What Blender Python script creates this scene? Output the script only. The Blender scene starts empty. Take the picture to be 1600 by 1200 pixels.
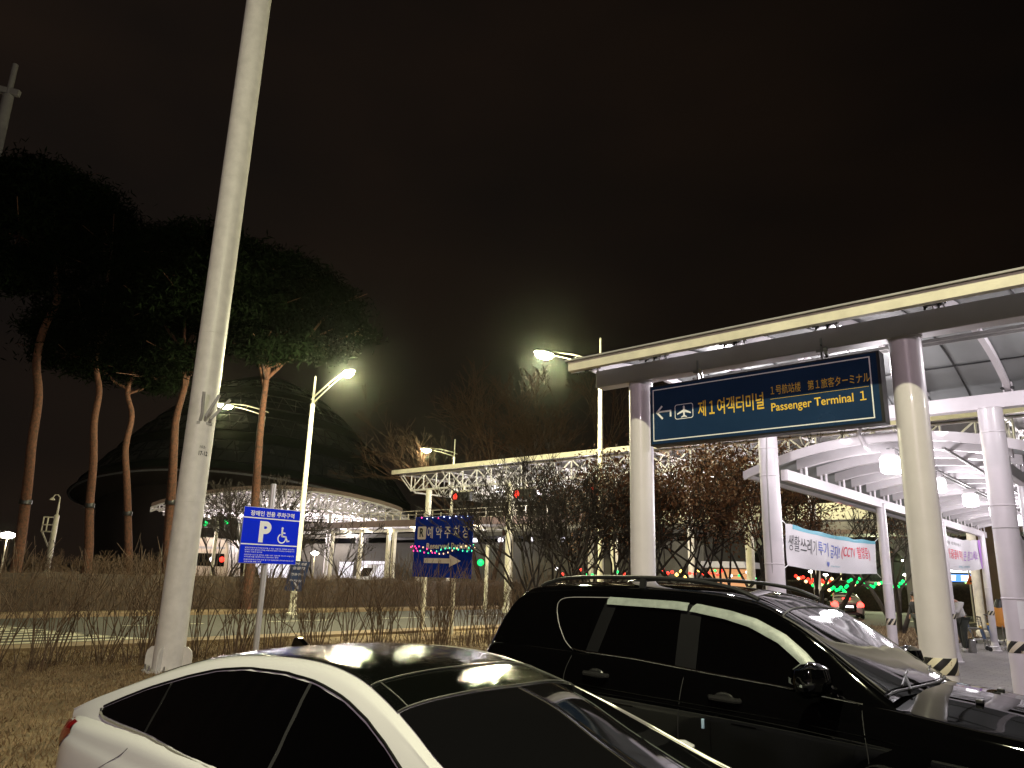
import bpy, math, random
import numpy as np
from mathutils import Vector, Matrix, noise
random.seed(7); np.random.seed(7)
sc = bpy.context.scene
COL = sc.collection
PI = math.pi
# ------------------------------------------------------------------ camera
FPX, PITCH, ROLL, YAW = 1158.24, .252207, .0308967, .7278567
EYE = Vector((0, 0, 1.75))
GZ = -0.10                      # ground level (the eye is 1.85 m above it)
_cp, _sp = math.cos(PITCH), math.sin(PITCH)
FW = Vector((-math.sin(YAW)*_cp, math.cos(YAW)*_cp, _sp))
_R0 = Vector((math.cos(YAW), math.sin(YAW), 0)); _U0 = _R0.cross(FW)
RT = math.cos(ROLL)*_R0 + math.sin(ROLL)*_U0
UP = -math.sin(ROLL)*_R0 + math.cos(ROLL)*_U0
cd = bpy.data.cameras.new('camera'); cam = bpy.data.objects.new('camera', cd); COL.objects.link(cam)
cd.sensor_width = 36; cd.lens = FPX/1600*36; cd.clip_start = .05; cd.clip_end = 3000
cam.matrix_world = Matrix(((RT.x, UP.x, -FW.x, 0), (RT.y, UP.y, -FW.y, 0), (RT.z, UP.z, -FW.z, EYE.z), (0, 0, 0, 1)))
sc.camera = cam
def ray(u, v): return FW + RT*((u-800)/FPX) - UP*((v-600)/FPX)
def D(u, v, d): return EYE + ray(u, v)*d                   # point seen at (u, v), d metres deep
def PL(u, v, ax, val):                                     # point seen at (u, v) on a world plane
    r = ray(u, v); return EYE + r*((val-EYE[ax])/r[ax])
# ------------------------------------------------------------------ world, exposure
w = bpy.data.worlds.new('World'); sc.world = w; w.use_nodes = True
nt = w.node_tree; nt.nodes.clear()
def N(nt, t, **k):
    n = nt.nodes.new(t)
    for a, b in k.items():
        if a.startswith('i_'): n.inputs[a[2:].replace('_', ' ')].default_value = b
        else: setattr(n, a, b)
    return n
tc = N(nt, 'ShaderNodeTexCoord')
ns = N(nt, 'ShaderNodeTexNoise', i_Scale=1.6, i_Detail=4.0, i_Roughness=.5)
cr = N(nt, 'ShaderNodeValToRGB')
cr.color_ramp.elements[0].position = .3; cr.color_ramp.elements[0].color = (.0034, .0029, .0027, 1)
cr.color_ramp.elements[1].position = .75; cr.color_ramp.elements[1].color = (.0105, .0062, .0040, 1)
sx = N(nt, 'ShaderNodeSeparateXYZ'); dt = N(nt, 'ShaderNodeVectorMath', operation='DOT_PRODUCT'); dt.inputs[1].default_value = (-.95, -.3, 0)
mr = N(nt, 'ShaderNodeMapRange'); mr.inputs[1].default_value = -.3; mr.inputs[2].default_value = 1; mr.inputs[3].default_value = .45; mr.inputs[4].default_value = 1.55
mv = N(nt, 'ShaderNodeVectorMath', operation='SCALE')
bg = N(nt, 'ShaderNodeBackground'); bg.inputs[1].default_value = 1.0
wo = N(nt, 'ShaderNodeOutputWorld')
mpw = N(nt, 'ShaderNodeMapping'); mpw.inputs['Scale'].default_value = (1, 1, 2.2)
L = nt.links.new
L(tc.outputs['Generated'], mpw.inputs[0]); L(mpw.outputs[0], ns.inputs['Vector']); L(ns.outputs[0], cr.inputs[0]); L(tc.outputs['Generated'], dt.inputs[0]); L(dt.outputs['Value'], mr.inputs[0])
L(cr.outputs[0], mv.inputs[0]); L(mr.outputs[0], mv.inputs['Scale']); L(mv.outputs[0], bg.inputs[0]); L(bg.outputs[0], wo.inputs[0])
sc.view_settings.view_transform = 'Standard'; sc.view_settings.look = 'None'
sc.view_settings.exposure = 0; sc.view_settings.gamma = 1; sc.view_settings.use_curve_mapping = False
sc.cycles.max_bounces = 6; sc.cycles.diffuse_bounces = 3; sc.cycles.glossy_bounces = 3
sc.cycles.transparent_max_bounces = 8; sc.cycles.caustics_reflective = False; sc.cycles.caustics_refractive = False
sc.cycles.sample_clamp_indirect = 4; sc.cycles.sample_clamp_direct = 0
sc.cycles.blur_glossy = .2; sc.cycles.use_denoising = True
# light colours
YEL = (1, .94, .58); WHT = (1, .93, .98); WARM = (1, .80, .5)
# ------------------------------------------------------------------ object helpers
def tag(o, label, cat, group=None, kind=None):
    if label: o['label'] = label
    if cat: o['category'] = cat
    if group: o['group'] = group
    if kind: o['kind'] = kind
    return o
def thing(name, label, cat, loc=(0, 0, 0), rz=0, group=None):
    o = bpy.data.objects.new(name, None); COL.objects.link(o)
    o.empty_display_size = .2
    o.location = loc; o.rotation_euler = (0, 0, rz)
    return tag(o, label, cat, group)
def wm(o):
    m = Matrix.Identity(4)
    while o is not None:
        m = (Matrix.Translation(o.location) @ o.rotation_euler.to_matrix().to_4x4()) @ m
        o = o.parent
    return m
def link_mesh(name, me, mat, parent=None, world=True, smooth=35):
    o = bpy.data.objects.new(name, me); COL.objects.link(o)
    if parent is not None:
        if world: me.transform(wm(parent).inverted())
        o.parent = parent
    elif world and len(me.vertices):                       # put the origin at the base of the thing
        n = len(me.vertices); a = np.empty(n*3, dtype=np.float64); me.vertices.foreach_get('co', a); a = a.reshape(-1, 3)
        c = Vector(((a[:, 0].min()+a[:, 0].max())/2, (a[:, 1].min()+a[:, 1].max())/2, a[:, 2].min()))
        me.transform(Matrix.Translation(-c)); o.location = c
    if mat is not None:
        for m in (mat if isinstance(mat, (list, tuple)) else [mat]): me.materials.append(m)
    if smooth:
        me.shade_smooth(); me.set_sharp_from_angle(angle=math.radians(smooth))
    return o
class MB:
    def __init__(s): s.v = []; s.f = []
    def add(s, vs, fs):
        n = len(s.v); s.v += [tuple(p) for p in vs]; s.f += [tuple(i+n for i in f) for f in fs]; return s
    def box(s, a, b):
        x0, y0, z0 = a; x1, y1, z1 = b
        return s.add([(x0, y0, z0), (x1, y0, z0), (x1, y1, z0), (x0, y1, z0), (x0, y0, z1), (x1, y0, z1), (x1, y1, z1), (x0, y1, z1)],
                     [(3, 2, 1, 0), (4, 5, 6, 7), (0, 1, 5, 4), (1, 2, 6, 5), (2, 3, 7, 6), (3, 0, 4, 7)])
    def obox(s, c, X, Y, Z, hx, hy, hz):
        c, X, Y, Z = Vector(c), Vector(X), Vector(Y), Vector(Z)
        vs = [c + X*hx*i + Y*hy*j + Z*hz*k for k in (-1, 1) for i, j in ((-1, -1), (1, -1), (1, 1), (-1, 1))]
        return s.add(vs, [(3, 2, 1, 0), (4, 5, 6, 7), (0, 1, 5, 4), (1, 2, 6, 5), (2, 3, 7, 6), (3, 0, 4, 7)])
    def bar(s, p, q, wd, ht, up=(0, 0, 1)):
        p, q = Vector(p), Vector(q); X = (q-p); l = X.length; X.normalize()
        Y = Vector(up).cross(X)
        if Y.length < 1e-4: Y = Vector((0, 1, 0)).cross(X)
        Y.normalize(); Z = X.cross(Y)
        return s.obox((p+q)/2, X, Y, Z, l/2, wd/2, ht/2)
    def tube(s, pts, r, n=10, cap=True):
        pts = [Vector(p) for p in pts]; m = len(pts)
        rs = r if isinstance(r, (list, tuple)) else [r]*m
        t0 = (pts[1]-pts[0]).normalized(); a = Vector((0, 0, 1)) if abs(t0.z) < .9 else Vector((1, 0, 0))
        u = t0.cross(a).normalized(); vs = []; fs = []
        for i, p in enumerate(pts):
            t = (pts[min(i+1, m-1)] - pts[max(i-1, 0)]).normalized()
            u = (u - t*u.dot(t)).normalized(); v = t.cross(u)
            for k in range(n):
                an = 2*PI*k/n; vs.append(p + (u*math.cos(an) + v*math.sin(an))*rs[i])
        for i in range(m-1):
            for k in range(n):
                k2 = (k+1) % n; fs.append((i*n+k, i*n+k2, (i+1)*n+k2, (i+1)*n+k))
        if cap: fs.append(tuple(range(n))[::-1]); fs.append(tuple((m-1)*n+k for k in range(n)))
        return s.add(vs, fs)
    def lathe(s, prof, c=(0, 0, 0), n=24, T=None):
        vs = []; fs = []; m = len(prof)
        for r, z in prof:
            for k in range(n):
                a = 2*PI*k/n; p = Vector((r*math.cos(a), r*math.sin(a), z))
                if T is not None: p = T @ p
                vs.append(p + Vector(c))
        for i in range(m-1):
            for k in range(n):
                k2 = (k+1) % n; fs.append((i*n+k, i*n+k2, (i+1)*n+k2, (i+1)*n+k))
        if prof[0][0] > 1e-5: fs.append(tuple(range(n))[::-1])
        if prof[-1][0] > 1e-5: fs.append(tuple((m-1)*n+k for k in range(n)))
        return s.add(vs, fs)
    def grid(s, g, flip=False):
        g = [[Vector(p) for p in row] for row in g]; a, b = len(g), len(g[0])
        vs = [p for row in g for p in row]; fs = []
        for i in range(a-1):
            for j in range(b-1):
                q = (i*b+j, (i+1)*b+j, (i+1)*b+j+1, i*b+j+1); fs.append(q[::-1] if flip else q)
        return s.add(vs, fs)
    def prism(s, poly, X, Y, O, N_, d):                     # polygon (a, b) on axes X, Y from origin O, thickness d along N_
        X, Y, O, N_ = Vector(X), Vector(Y), Vector(O), Vector(N_); n = len(poly)
        vs = [O + X*a + Y*b for a, b in poly] + [O + X*a + Y*b + N_*d for a, b in poly]
        fs = [tuple(range(n))[::-1], tuple(range(n, 2*n))] + [(i, (i+1) % n, n+(i+1) % n, n+i) for i in range(n)]
        return s.add(vs, fs)
    def build(s, name, mat, parent=None, world=True, smooth=35, label=None, bevel=0):
        me = bpy.data.meshes.new(name); me.from_pydata(s.v, [], s.f); me.update()
        o = link_mesh(name, me, mat, parent, world, smooth)
        if label: o['label'] = label
        if bevel:
            m = o.modifiers.new('bevel', 'BEVEL'); m.width = bevel; m.segments = 2; m.limit_method = 'ANGLE'; m.angle_limit = .6
        return o
def npmesh(name, V, F, mat, parent=None, smooth=0, world=True):
    """V (n,3), F (m,k) numpy arrays"""
    me = bpy.data.meshes.new(name); k = F.shape[1]
    me.vertices.add(len(V)); me.vertices.foreach_set('co', np.asarray(V, dtype=np.float32).ravel())
    me.loops.add(F.size); me.loops.foreach_set('vertex_index', F.astype(np.int32).ravel())
    me.polygons.add(len(F)); me.polygons.foreach_set('loop_start', np.arange(0, F.size, k, dtype=np.int32))
    me.update(calc_edges=True); me.validate()
    return link_mesh(name, me, mat, parent, world, smooth)
def text(name, s, mat, parent, O, X, Y, w_, h_, bold=0, depth=.002, align='C'):
    """writing on a surface: centre O, reading direction X, up Y, fitted to w_ x h_ metres"""
    cu = bpy.data.curves.new(name, 'FONT'); cu.body = s; cu.offset = bold; cu.extrude = 0; cu.resolution_u = 4
    t = bpy.data.objects.new('tmp', cu); COL.objects.link(t)
    me = bpy.data.meshes.new_from_object(t)
    bpy.data.objects.remove(t); bpy.data.curves.remove(cu)
    n = len(me.vertices); a = np.empty(n*3, dtype=np.float64); me.vertices.foreach_get('co', a); a = a.reshape(-1, 3)
    mn, mx = a.min(0), a.max(0); X, Y, O = Vector(X).normalized(), Vector(Y).normalized(), Vector(O); Nn = X.cross(Y)
    sx_ = w_/max(mx[0]-mn[0], 1e-6); sy_ = h_/max(mx[1]-mn[1], 1e-6)
    M = Matrix(((X.x*sx_, Y.x*sy_, Nn.x, 0), (X.y*sx_, Y.y*sy_, Nn.y, 0), (X.z*sx_, Y.z*sy_, Nn.z, 0), (0, 0, 0, 1)))
    me.transform(Matrix.Translation(O + Nn*depth) @ M @ Matrix.Translation(Vector((-(mn[0]+mx[0])/2, -(mn[1]+mx[1])/2, 0))))
    me.name = name
    return link_mesh(name, me, mat, parent, True, 0)
def copy_tree(o, parent=None):
    c = o.copy(); COL.objects.link(c)
    if parent is not None:
        c.parent = parent
    for ch in [k for k in bpy.data.objects if k.parent == o]: copy_tree(ch, c)
    return c
def plight(name, loc, power, col, r=.12, parent=None, spot=None):
    l = bpy.data.lights.new(name, 'SPOT' if spot else 'POINT'); l.energy = power; l.color = col; l.shadow_soft_size = r
    if spot: l.spot_size = math.radians(spot); l.spot_blend = .5
    o = bpy.data.objects.new(name, l); COL.objects.link(o)
    loc = Vector(loc)
    if parent is not None: o.parent = parent; loc = wm(parent).inverted() @ loc
    o.location = loc; return o
# ------------------------------------------------------------------ materials
def mat(name, col, rough=.5, metal=0, coat=0, var=0, vscale=3, bump=0, bscale=30, emit=None, estr=0, spec=.5, trans=0, col2=None, detail=4, coat_rough=.03):
    m = bpy.data.materials.new(name); m.use_nodes = True; nt = m.node_tree; b = nt.nodes['Principled BSDF']
    col = tuple(col)+(1,)
    b.inputs['Base Color'].default_value = col; b.inputs['Roughness'].default_value = rough; b.inputs['Metallic'].default_value = metal
    b.inputs['Coat Weight'].default_value = coat; b.inputs['Coat Roughness'].default_value = coat_rough
    b.inputs['Specular IOR Level'].default_value = spec; b.inputs['Transmission Weight'].default_value = trans
    if var or col2 or bump:
        tc = N(nt, 'ShaderNodeTexCoord')
    if var or col2:
        no = N(nt, 'ShaderNodeTexNoise', i_Scale=vscale, i_Detail=float(detail), i_Roughness=.6)
        c2 = (tuple(col2)+(1,)) if col2 else tuple(max(0, c*(1-var)) for c in col[:3])+(1,)
        rp = N(nt, 'ShaderNodeValToRGB'); rp.color_ramp.elements[0].position = .35; rp.color_ramp.elements[1].position = .65
        rp.color_ramp.elements[0].color = c2; rp.color_ramp.elements[1].color = col
        nt.links.new(tc.outputs['Object'], no.inputs['Vector']); nt.links.new(no.outputs[0], rp.inputs[0]); nt.links.new(rp.outputs[0], b.inputs['Base Color'])
        mr = N(nt, 'ShaderNodeMapRange'); mr.inputs[3].default_value = max(0, rough-.08); mr.inputs[4].default_value = min(1, rough+.12)
        nt.links.new(no.outputs[0], mr.inputs[0]); nt.links.new(mr.outputs[0], b.inputs['Roughness'])
    if bump:
        n2 = N(nt, 'ShaderNodeTexNoise', i_Scale=bscale, i_Detail=5.0, i_Roughness=.65); bp = N(nt, 'ShaderNodeBump'); bp.inputs['Strength'].default_value = bump
        bp.inputs['Distance'].default_value = .02
        nt.links.new(tc.outputs['Object'], n2.inputs['Vector']); nt.links.new(n2.outputs[0], bp.inputs['Height']); nt.links.new(bp.outputs[0], b.inputs['Normal'])
    if emit:
        b.inputs['Emission Color'].default_value = tuple(emit)+(1,); b.inputs['Emission Strength'].default_value = estr
    return m
M = {}
M['white_paint'] = mat('white_paint', (.74, .72, .70), .38, var=.10, vscale=2.2, bump=.03, bscale=60)
M['pole_paint'] = mat('pole_paint', (.68, .65, .62), .42, var=.14, vscale=5, bump=.05, bscale=40)
M['cream_paint'] = mat('cream_paint', (.74, .69, .54), .45, var=.18, vscale=4)
M['grey_paint'] = mat('grey_paint', (.35, .34, .33), .45, var=.15, vscale=3)
M['brown_paint'] = mat('brown_paint', (.20, .14, .11), .5, var=.2, vscale=3)
M['dark_metal'] = mat('dark_metal', (.03, .03, .03), .4, metal=.4)
M['post_steel'] = mat('post_steel', (.62, .60, .60), .3, metal=.55)
M['steel'] = mat('steel', (.55, .55, .55), .28, metal=1, var=.2, vscale=8)
M['chrome'] = mat('chrome', (.75, .75, .74), .12, metal=1)
M['black_plastic'] = mat('black_plastic', (.012, .012, .012), .45)
M['bright_trim'] = mat('bright_trim', (.62, .61, .54), .3, metal=.7)
M['rubber'] = mat('rubber', (.015, .015, .015), .8)
M['asphalt'] = mat('asphalt', (.028, .027, .026), .85, var=.35, vscale=1.5, bump=.5, bscale=120)
M['road'] = mat('road', (.06, .055, .042), .8, var=.25, vscale=.6, bump=.3, bscale=60)
M['concrete'] = mat('concrete', (.30, .28, .25), .85, var=.3, vscale=1.2, bump=.15, bscale=20)
M['kerb'] = mat('kerb', (.26, .18, .10), .85, var=.3, vscale=4, bump=.2, bscale=30)
M['soil'] = mat('soil', (.09, .06, .04), .95, var=.5, vscale=3, bump=.8, bscale=25)
M['dry_grass'] = mat('dry_grass', (.26, .18, .09), .9, var=.55, vscale=2.5, bump=.8, bscale=40)
M['blade'] = mat('blade', (.29, .195, .10), .8, var=.5, vscale=6)
M['marking'] = mat('marking', (.62, .58, .42), .7, var=.3, vscale=6)
M['twig'] = mat('twig', (.15, .092, .052), .8, var=.5, vscale=9)
M['twig_far'] = mat('twig_far', (.05, .03, .02), .9, spec=0)
M['twig_dark'] = mat('twig_dark', (.06, .042, .03), .85, var=.5, vscale=5)
M['hedge'] = mat('hedge', (.13, .085, .045), .9, var=.55, vscale=3)
M['pine_bark'] = mat('pine_bark', (.14, .055, .03), .9, col2=(.05, .025, .014), vscale=9, bump=1.0, bscale=9)
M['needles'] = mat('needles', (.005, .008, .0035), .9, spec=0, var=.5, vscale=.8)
M['bark'] = mat('bark', (.032, .023, .017), .9, var=.4, vscale=6)
M['brown_leaf'] = mat('brown_leaf', (.15, .06, .022), .75, var=.6, vscale=3)
M['glass_black'] = mat('glass_black', (.0008, .0008, .001), .03, spec=.7)
M['roof_glass'] = mat('roof_glass', (.006, .007, .006), .09, spec=.8, bump=.0)
M['sign_blue'] = mat('sign_blue', (.0, .022, .80), .5, spec=.1)
M['sign_white'] = mat('sign_white', (.9, .9, .9), .5)
M['red_lens'] = mat('red_lens', (.20, .004, .006), .08, coat=.6)
def emit(name, c, s): return mat(name, (.02, .02, .02), .4, emit=c, estr=s)
M['e_yellow'] = emit('e_yellow', (1, .97, .55), 60)
M['e_white'] = emit('e_white', (1, .96, 1), 9)
M['e_white_soft'] = emit('e_white_soft', (1, .95, .98), 5)
M['e_warm'] = emit('e_warm', (1, .86, .6), 12)
M['e_red'] = emit('e_red', (1, .03, .015), 3.5)
M['e_green'] = emit('e_green', (.0, .85, .16), 2.2)
M['e_amber'] = emit('e_amber', (1, .55, .1), 6)
M['e_panel'] = emit('e_panel', (1, .93, 1), 1.1)
# white paint sedan, black paint suv
M['car_white'] = mat('car_white', (.70, .70, .71), .28, coat=1, coat_rough=.03)
M['car_black'] = mat('car_black', (.0011, .0011, .0013), .55, coat=.8, coat_rough=.03, spec=0)
M['car_silver'] = mat('car_silver', (.34, .32, .30), .3, metal=.5, coat=1)
# ------------------------------------------------------------------ ground and roads (the setting)
def sheet(name, poly, z, m, kind='structure', label=None):
    mb = MB(); mb.add([(x, y, z) for x, y in poly], [tuple(range(len(poly)))]); o = mb.build(name, m, None, smooth=0)
    tag(o, label, None, kind=kind); return o
sheet('ground', [(-900, -900), (900, -900), (900, 900), (-900, 900)], GZ-.02, M['soil'])
sheet('parking_lot', [(-7.4, -12), (14, -12), (14, 7.5), (-7.4, 7.5)], GZ, M['asphalt'])
sheet('grass_verge', [(-18.4, -12), (-7.42, -12), (-7.42, 7.5), (-6.6, 7.6), (-6.6, 40), (-18.4, 40)], GZ+.01, M['dry_grass'])
sheet('road', [(-31, -40), (-18.6, -40), (-18.6, 40), (6, 40), (6, 49), (40, 49), (40, 62), (-31, 62)], GZ-.004, M['road'])
sheet('grass_verge', [(-48, -40), (-29.2, -40), (-29.2, 62), (-48, 62)], GZ+.012, M['dry_grass'])
sheet('road_junction', [(-6.3, 32), (40, 32), (40, 48.9), (6.1, 48.9), (6.1, 39.9), (-6.3, 39.9)], GZ-.002, M['road'])
pav = mat('pavement_stone', (.20, .185, .18), .75, var=.2, vscale=5, bump=.15, bscale=60)
def brickify(m, sx, sy, dark):
    nt = m.node_tree; b = nt.nodes['Principled BSDF']; tc = [n for n in nt.nodes if n.type == 'TEX_COORD'][0]
    br = N(nt, 'ShaderNodeTexBrick'); br.inputs['Scale'].default_value = 1; br.inputs['Mortar Size'].default_value = .008
    br.inputs['Brick Width'].default_value = sx; br.inputs['Row Height'].default_value = sy
    src = b.inputs['Base Color'].links[0].from_socket
    mx = N(nt, 'ShaderNodeMix', data_type='RGBA'); mx.blend_type = 'MULTIPLY'; mx.inputs[0].default_value = 1
    br.inputs['Color1'].default_value = (1, 1, 1, 1); br.inputs['Color2'].default_value = (.82, .82, .82, 1); br.inputs['Mortar'].default_value = (dark,)*3+(1,)
    nt.links.new(tc.outputs['Object'], br.inputs['Vector']); nt.links.new(src, mx.inputs['A']); nt.links.new(br.outputs[0], mx.inputs['B']); nt.links.new(mx.outputs['Result'], b.inputs['Base Color'])
brickify(pav, .4, .2, .45)
sheet('pavement', [(-6.3, 7.7), (30, 7.7), (30, 31.8), (-6.3, 31.8)], GZ+.004, pav)
mb = MB(); mb.box((-7.6, -12, GZ-.02), (-7.44, 7.5, GZ+.06)); mb.box((-19.2, -12, GZ-.02), (-18.3, 40, GZ+.08)); mb.box((-29.2, -40, GZ-.02), (-28.9, 62, GZ+.12))
mb.box((-6.55, 12, GZ-.02), (-6.35, 31.8, GZ+.10)); mb.box((-6.3, 7.5, GZ-.02), (30, 7.68, GZ+.05))
tag(mb.build('kerb', M['kerb'], None, smooth=0), None, None, kind='structure')
# painted hatching and lines on the road
mb = MB(); z = GZ+.004
for k in range(15):
    xx = -19.4 - k*.75
    L0 = 8.8 - .25*k if k < 3 else 8.6 - k*.18
    mb.add([(xx, -6, z), (xx-.32, -6, z), (xx-.32, L0, z), (xx, L0+.3, z)], [(3, 2, 1, 0)])
mb.add([(-19.3, 9.3, z), (-28.8, 5.0, z), (-28.8, 4.75, z), (-19.3, 9.05, z)], [(0, 1, 2, 3)])
mb.add([(-18.95, 10, z), (-18.8, 10, z), (-18.8, 39, z), (-18.95, 39, z)], [(3, 2, 1, 0)])
for k in range(8): mb.add([(-24.6, 10+k*5, z), (-24.45, 10+k*5, z), (-24.45, 12.6+k*5, z), (-24.6, 12.6+k*5, z)], [(3, 2, 1, 0)])
for k in range(9): mb.add([(-12+k*1.1, 47, z), (-11.5+k*1.1, 47, z), (-11.5+k*1.1, 52, z), (-12+k*1.1, 52, z)], [(3, 2, 1, 0)])
for k in range(6): mb.add([(-5.6+k*1.5, 33.4, z), (-4.9+k*1.5, 33.4, z), (-4.9+k*1.5, 37.6, z), (-5.6+k*1.5, 37.6, z)], [(3, 2, 1, 0)])
for xx in (-9, -6, 3.2): mb.add([(xx, 4.4, z+.004), (xx+.12, 4.4, z+.004), (xx+.12, 7.4, z+.004), (xx, 7.4, z+.004)], [(0, 1, 2, 3)])
tag(mb.build('road_marking', M['marking'], None, smooth=0), None, None, kind='structure')
# grass: dry blades
def blades(name, n, region, hmin, hmax, mat_, label):
    P = []
    while len(P) < n:
        x, y = region()
        P.append((x, y))
    P = np.array(P); a = np.random.rand(n)*2*PI; h = hmin+np.random.rand(n)*(hmax-hmin); lean = (np.random.rand(n, 2)-.5)*h[:, None]*1.6
    b = np.stack([np.cos(a), np.sin(a)], 1)*(.006+.008*np.random.rand(n))[:, None]
    V = np.zeros((n, 3, 3)); V[:, 0, :2] = P-b; V[:, 1, :2] = P+b; V[:, 2, :2] = P+lean; V[:, :2, 2] = GZ; V[:, 2, 2] = GZ+h
    F = np.arange(n*3).reshape(-1, 3)
    o = npmesh(name, V.reshape(-1, 3), F, mat_); tag(o, label, 'grass', kind='stuff'); return o
def reg1():
    r = random.random()
    return (-18.2+10.5*random.random(), -2+14*random.random()) if r < .8 else (-17.8+11*random.random(), 9+20*random.random())
def reg1b():
    while True:
        x, y = reg1()
        if x < -7.7 or y > 7.7: return x, y
blades('grass', 90000, reg1b, .03, .10, M['blade'], 'dry tan winter grass on the verge beyond the white sedan')
def reg3(): return (-16.8+3.4*random.random()*random.random()+1.0*random.random(), -1+21*random.random())
blades('leaf_litter', 16000, reg3, .02, .07, M['twig'], 'dark dead leaves and twigs lying between the bare shrubs')
def reg2(): return (-17.5+11*random.random(), 22+17*random.random())
blades('ground_cover', 9000, reg2, .08, .3, M['twig'], 'brown dead ground cover in the planting bed')
# ------------------------------------------------------------------ twiggy plants and trees
class Wood:
    """collects tapered triangular-section limbs quickly"""
    def __init__(s): s.P = []; s.Q = []; s.r0 = []; s.r1 = []
    def seg(s, p, q, a, b): s.P.append(p[:]); s.Q.append(q[:]); s.r0.append(a); s.r1.append(b)
    def build(s, name, mat_, parent, n=4, smooth=60, world=True):
        P, Q = np.array(s.P, dtype=float), np.array(s.Q, dtype=float); r0, r1 = np.array(s.r0), np.array(s.r1); k = len(P)
        t = Q-P; t /= np.linalg.norm(t, axis=1)[:, None]+1e-9
        a = np.where(np.abs(t[:, 2:3]) < .9, np.array([[0, 0, 1.]]), np.array([[1., 0, 0]]))
        u = np.cross(t, a); u /= np.linalg.norm(u, axis=1)[:, None]+1e-9; v = np.cross(t, u)
        V = np.zeros((k, 2, n, 3))
        for j in range(n):
            c, si = math.cos(2*PI*j/n), math.sin(2*PI*j/n); d = u*c+v*si
            V[:, 0, j] = P+d*r0[:, None]; V[:, 1, j] = Q+d*r1[:, None]
        base = (np.arange(k)*2*n)[:, None]; F = []
        for j in range(n):
            j2 = (j+1) % n; F.append(base+np.array([[j, j2, n+j2, n+j]]))
        return npmesh(name, V.reshape(-1, 3), np.concatenate(F), mat_, parent, smooth, world)
def grow(wd, p, d, l, r, depth, spread=.45, up=.12, kids=(2, 3), tips=None, steps=3, shrink=.72, rshr=.62, rmin=.004):
    p = Vector(p); d = Vector(d).normalized()
    for i in range(steps):
        d = (d + Vector((random.gauss(0, .1), random.gauss(0, .1), random.gauss(0, .08)+up*.3))).normalized()
        q = p + d*(l/steps); ra = r*(1-(1-rshr)*i/steps); rb = r*(1-(1-rshr)*(i+1)/steps)
        wd.seg(p, q, max(rmin, ra), max(rmin, rb)); p = q
        if depth <= 1 and tips is not None: tips.append(p.copy())
        if depth > 1 and i > 0 and random.random() < .5:
            dd = (d + Vector((random.gauss(0, spread), random.gauss(0, spread), random.gauss(0, spread*.6)+up))).normalized()
            grow(wd, p, dd, l*shrink*.8, r*rshr*.7, depth-2, spread, up, kids, tips, steps, shrink, rshr, rmin)
    if depth > 0:
        for k in range(random.choice(kids)):
            dd = (d + Vector((random.gauss(0, spread), random.gauss(0, spread), random.gauss(0, spread*.6)+up))).normalized()
            grow(wd, p, dd, l*shrink*random.uniform(.8, 1.15), r*rshr, depth-1, spread, up, kids, tips, steps, shrink, rshr, rmin)
def bare_tree(name, label, base, stems, h, r, depth, group=None, mat_=None, spread=.4, lean=.35, leaves=0, cat='tree', rmin=.005, leafr=.22, trunk=.3):
    t = thing(name, label, cat, base, group=group); base = Vector(base); wd = Wood(); tips = []; tr = Wood()
    for s in range(stems):
        a = 2*PI*s/stems+random.random()*.6; d = Vector((math.cos(a)*lean, math.sin(a)*lean, 1)).normalized()
        p0 = base + Vector((math.cos(a), math.sin(a), 0))*r*1.2; p = p0; hh = h*trunk; q = p
        for i in range(3):
            d = (d+Vector((random.gauss(0, .05), random.gauss(0, .05), 0))).normalized(); q = p+d*hh/3
            tr.seg(p, q, r*(1.15-.12*i), r*(1.03-.12*i)); p = q
        for k in range(2 if stems > 2 else 4):
            dd = (d+Vector((random.gauss(0, spread), random.gauss(0, spread), .1))).normalized()
            grow(wd, p, dd, h*.24*random.uniform(.8, 1.2), r*.62, depth, spread, .1, (2, 3), tips, rmin=rmin)
    tr.build('trunk', mat_ or M['bark'], t, n=9); wd.build('branches', mat_ or M['bark'], t, n=4)
    if leaves:
        T = np.array([tips[i][:] for i in np.random.randint(0, len(tips), leaves)])+np.random.normal(0, leafr, (leaves, 3))
        leaf_mesh('crown', T, .028, .055, M['brown_leaf'], t)
    return t
def leaf_mesh(name, T, a, b, mat_, parent, smooth=0):
    n = len(T); d1 = np.random.normal(0, 1, (n, 3)); d1 /= np.linalg.norm(d1, axis=1)[:, None]; d2 = np.random.normal(0, 1, (n, 3))
    d2 -= d1*np.sum(d1*d2, 1)[:, None]; d2 /= np.linalg.norm(d2, axis=1)[:, None]; s = np.random.uniform(.6, 1.3, (n, 1))
    V = np.stack([T-d1*b*s, T+d2*a*s, T+d1*b*s, T-d2*a*s], 1).reshape(-1, 3)
    return npmesh(name, V, np.arange(n*4).reshape(-1, 4), mat_, parent, smooth)
# near row of bare shrubs along the verge
i = 0
for k in range(30):
    f_ = k/29; y = 2.4+f_*17.0; x = -15.6 + .9*math.sin(k*2.1)*.5 + (1.6*f_)
    if y > 15 and False: continue
    wd = Wood(); base = Vector((x, y, GZ)); hgt = random.uniform(1.9, 2.7)
    t = thing('bare_shrub', 'leafless shrub of thin upright brown twigs in the row along the verge', 'shrub', base, group='bare shrubs along the verge')
    for s in range(random.randint(13, 18)):
        a = random.random()*2*PI; rr = random.random()*.34; p = base+Vector((math.cos(a)*rr, math.sin(a)*rr, 0))
        d = Vector((math.cos(a)*.22*random.random()+random.gauss(0, .1), math.sin(a)*.22*random.random()+random.gauss(0, .12), 1)).normalized()
        grow(wd, p, d, hgt*.36, random.uniform(.008, .016), 2, .30, .12, (1, 2, 2), None, 3, .8, .7, .0035)
    wd.build('twigs', M['twig'], t, n=3, smooth=0)
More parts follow.
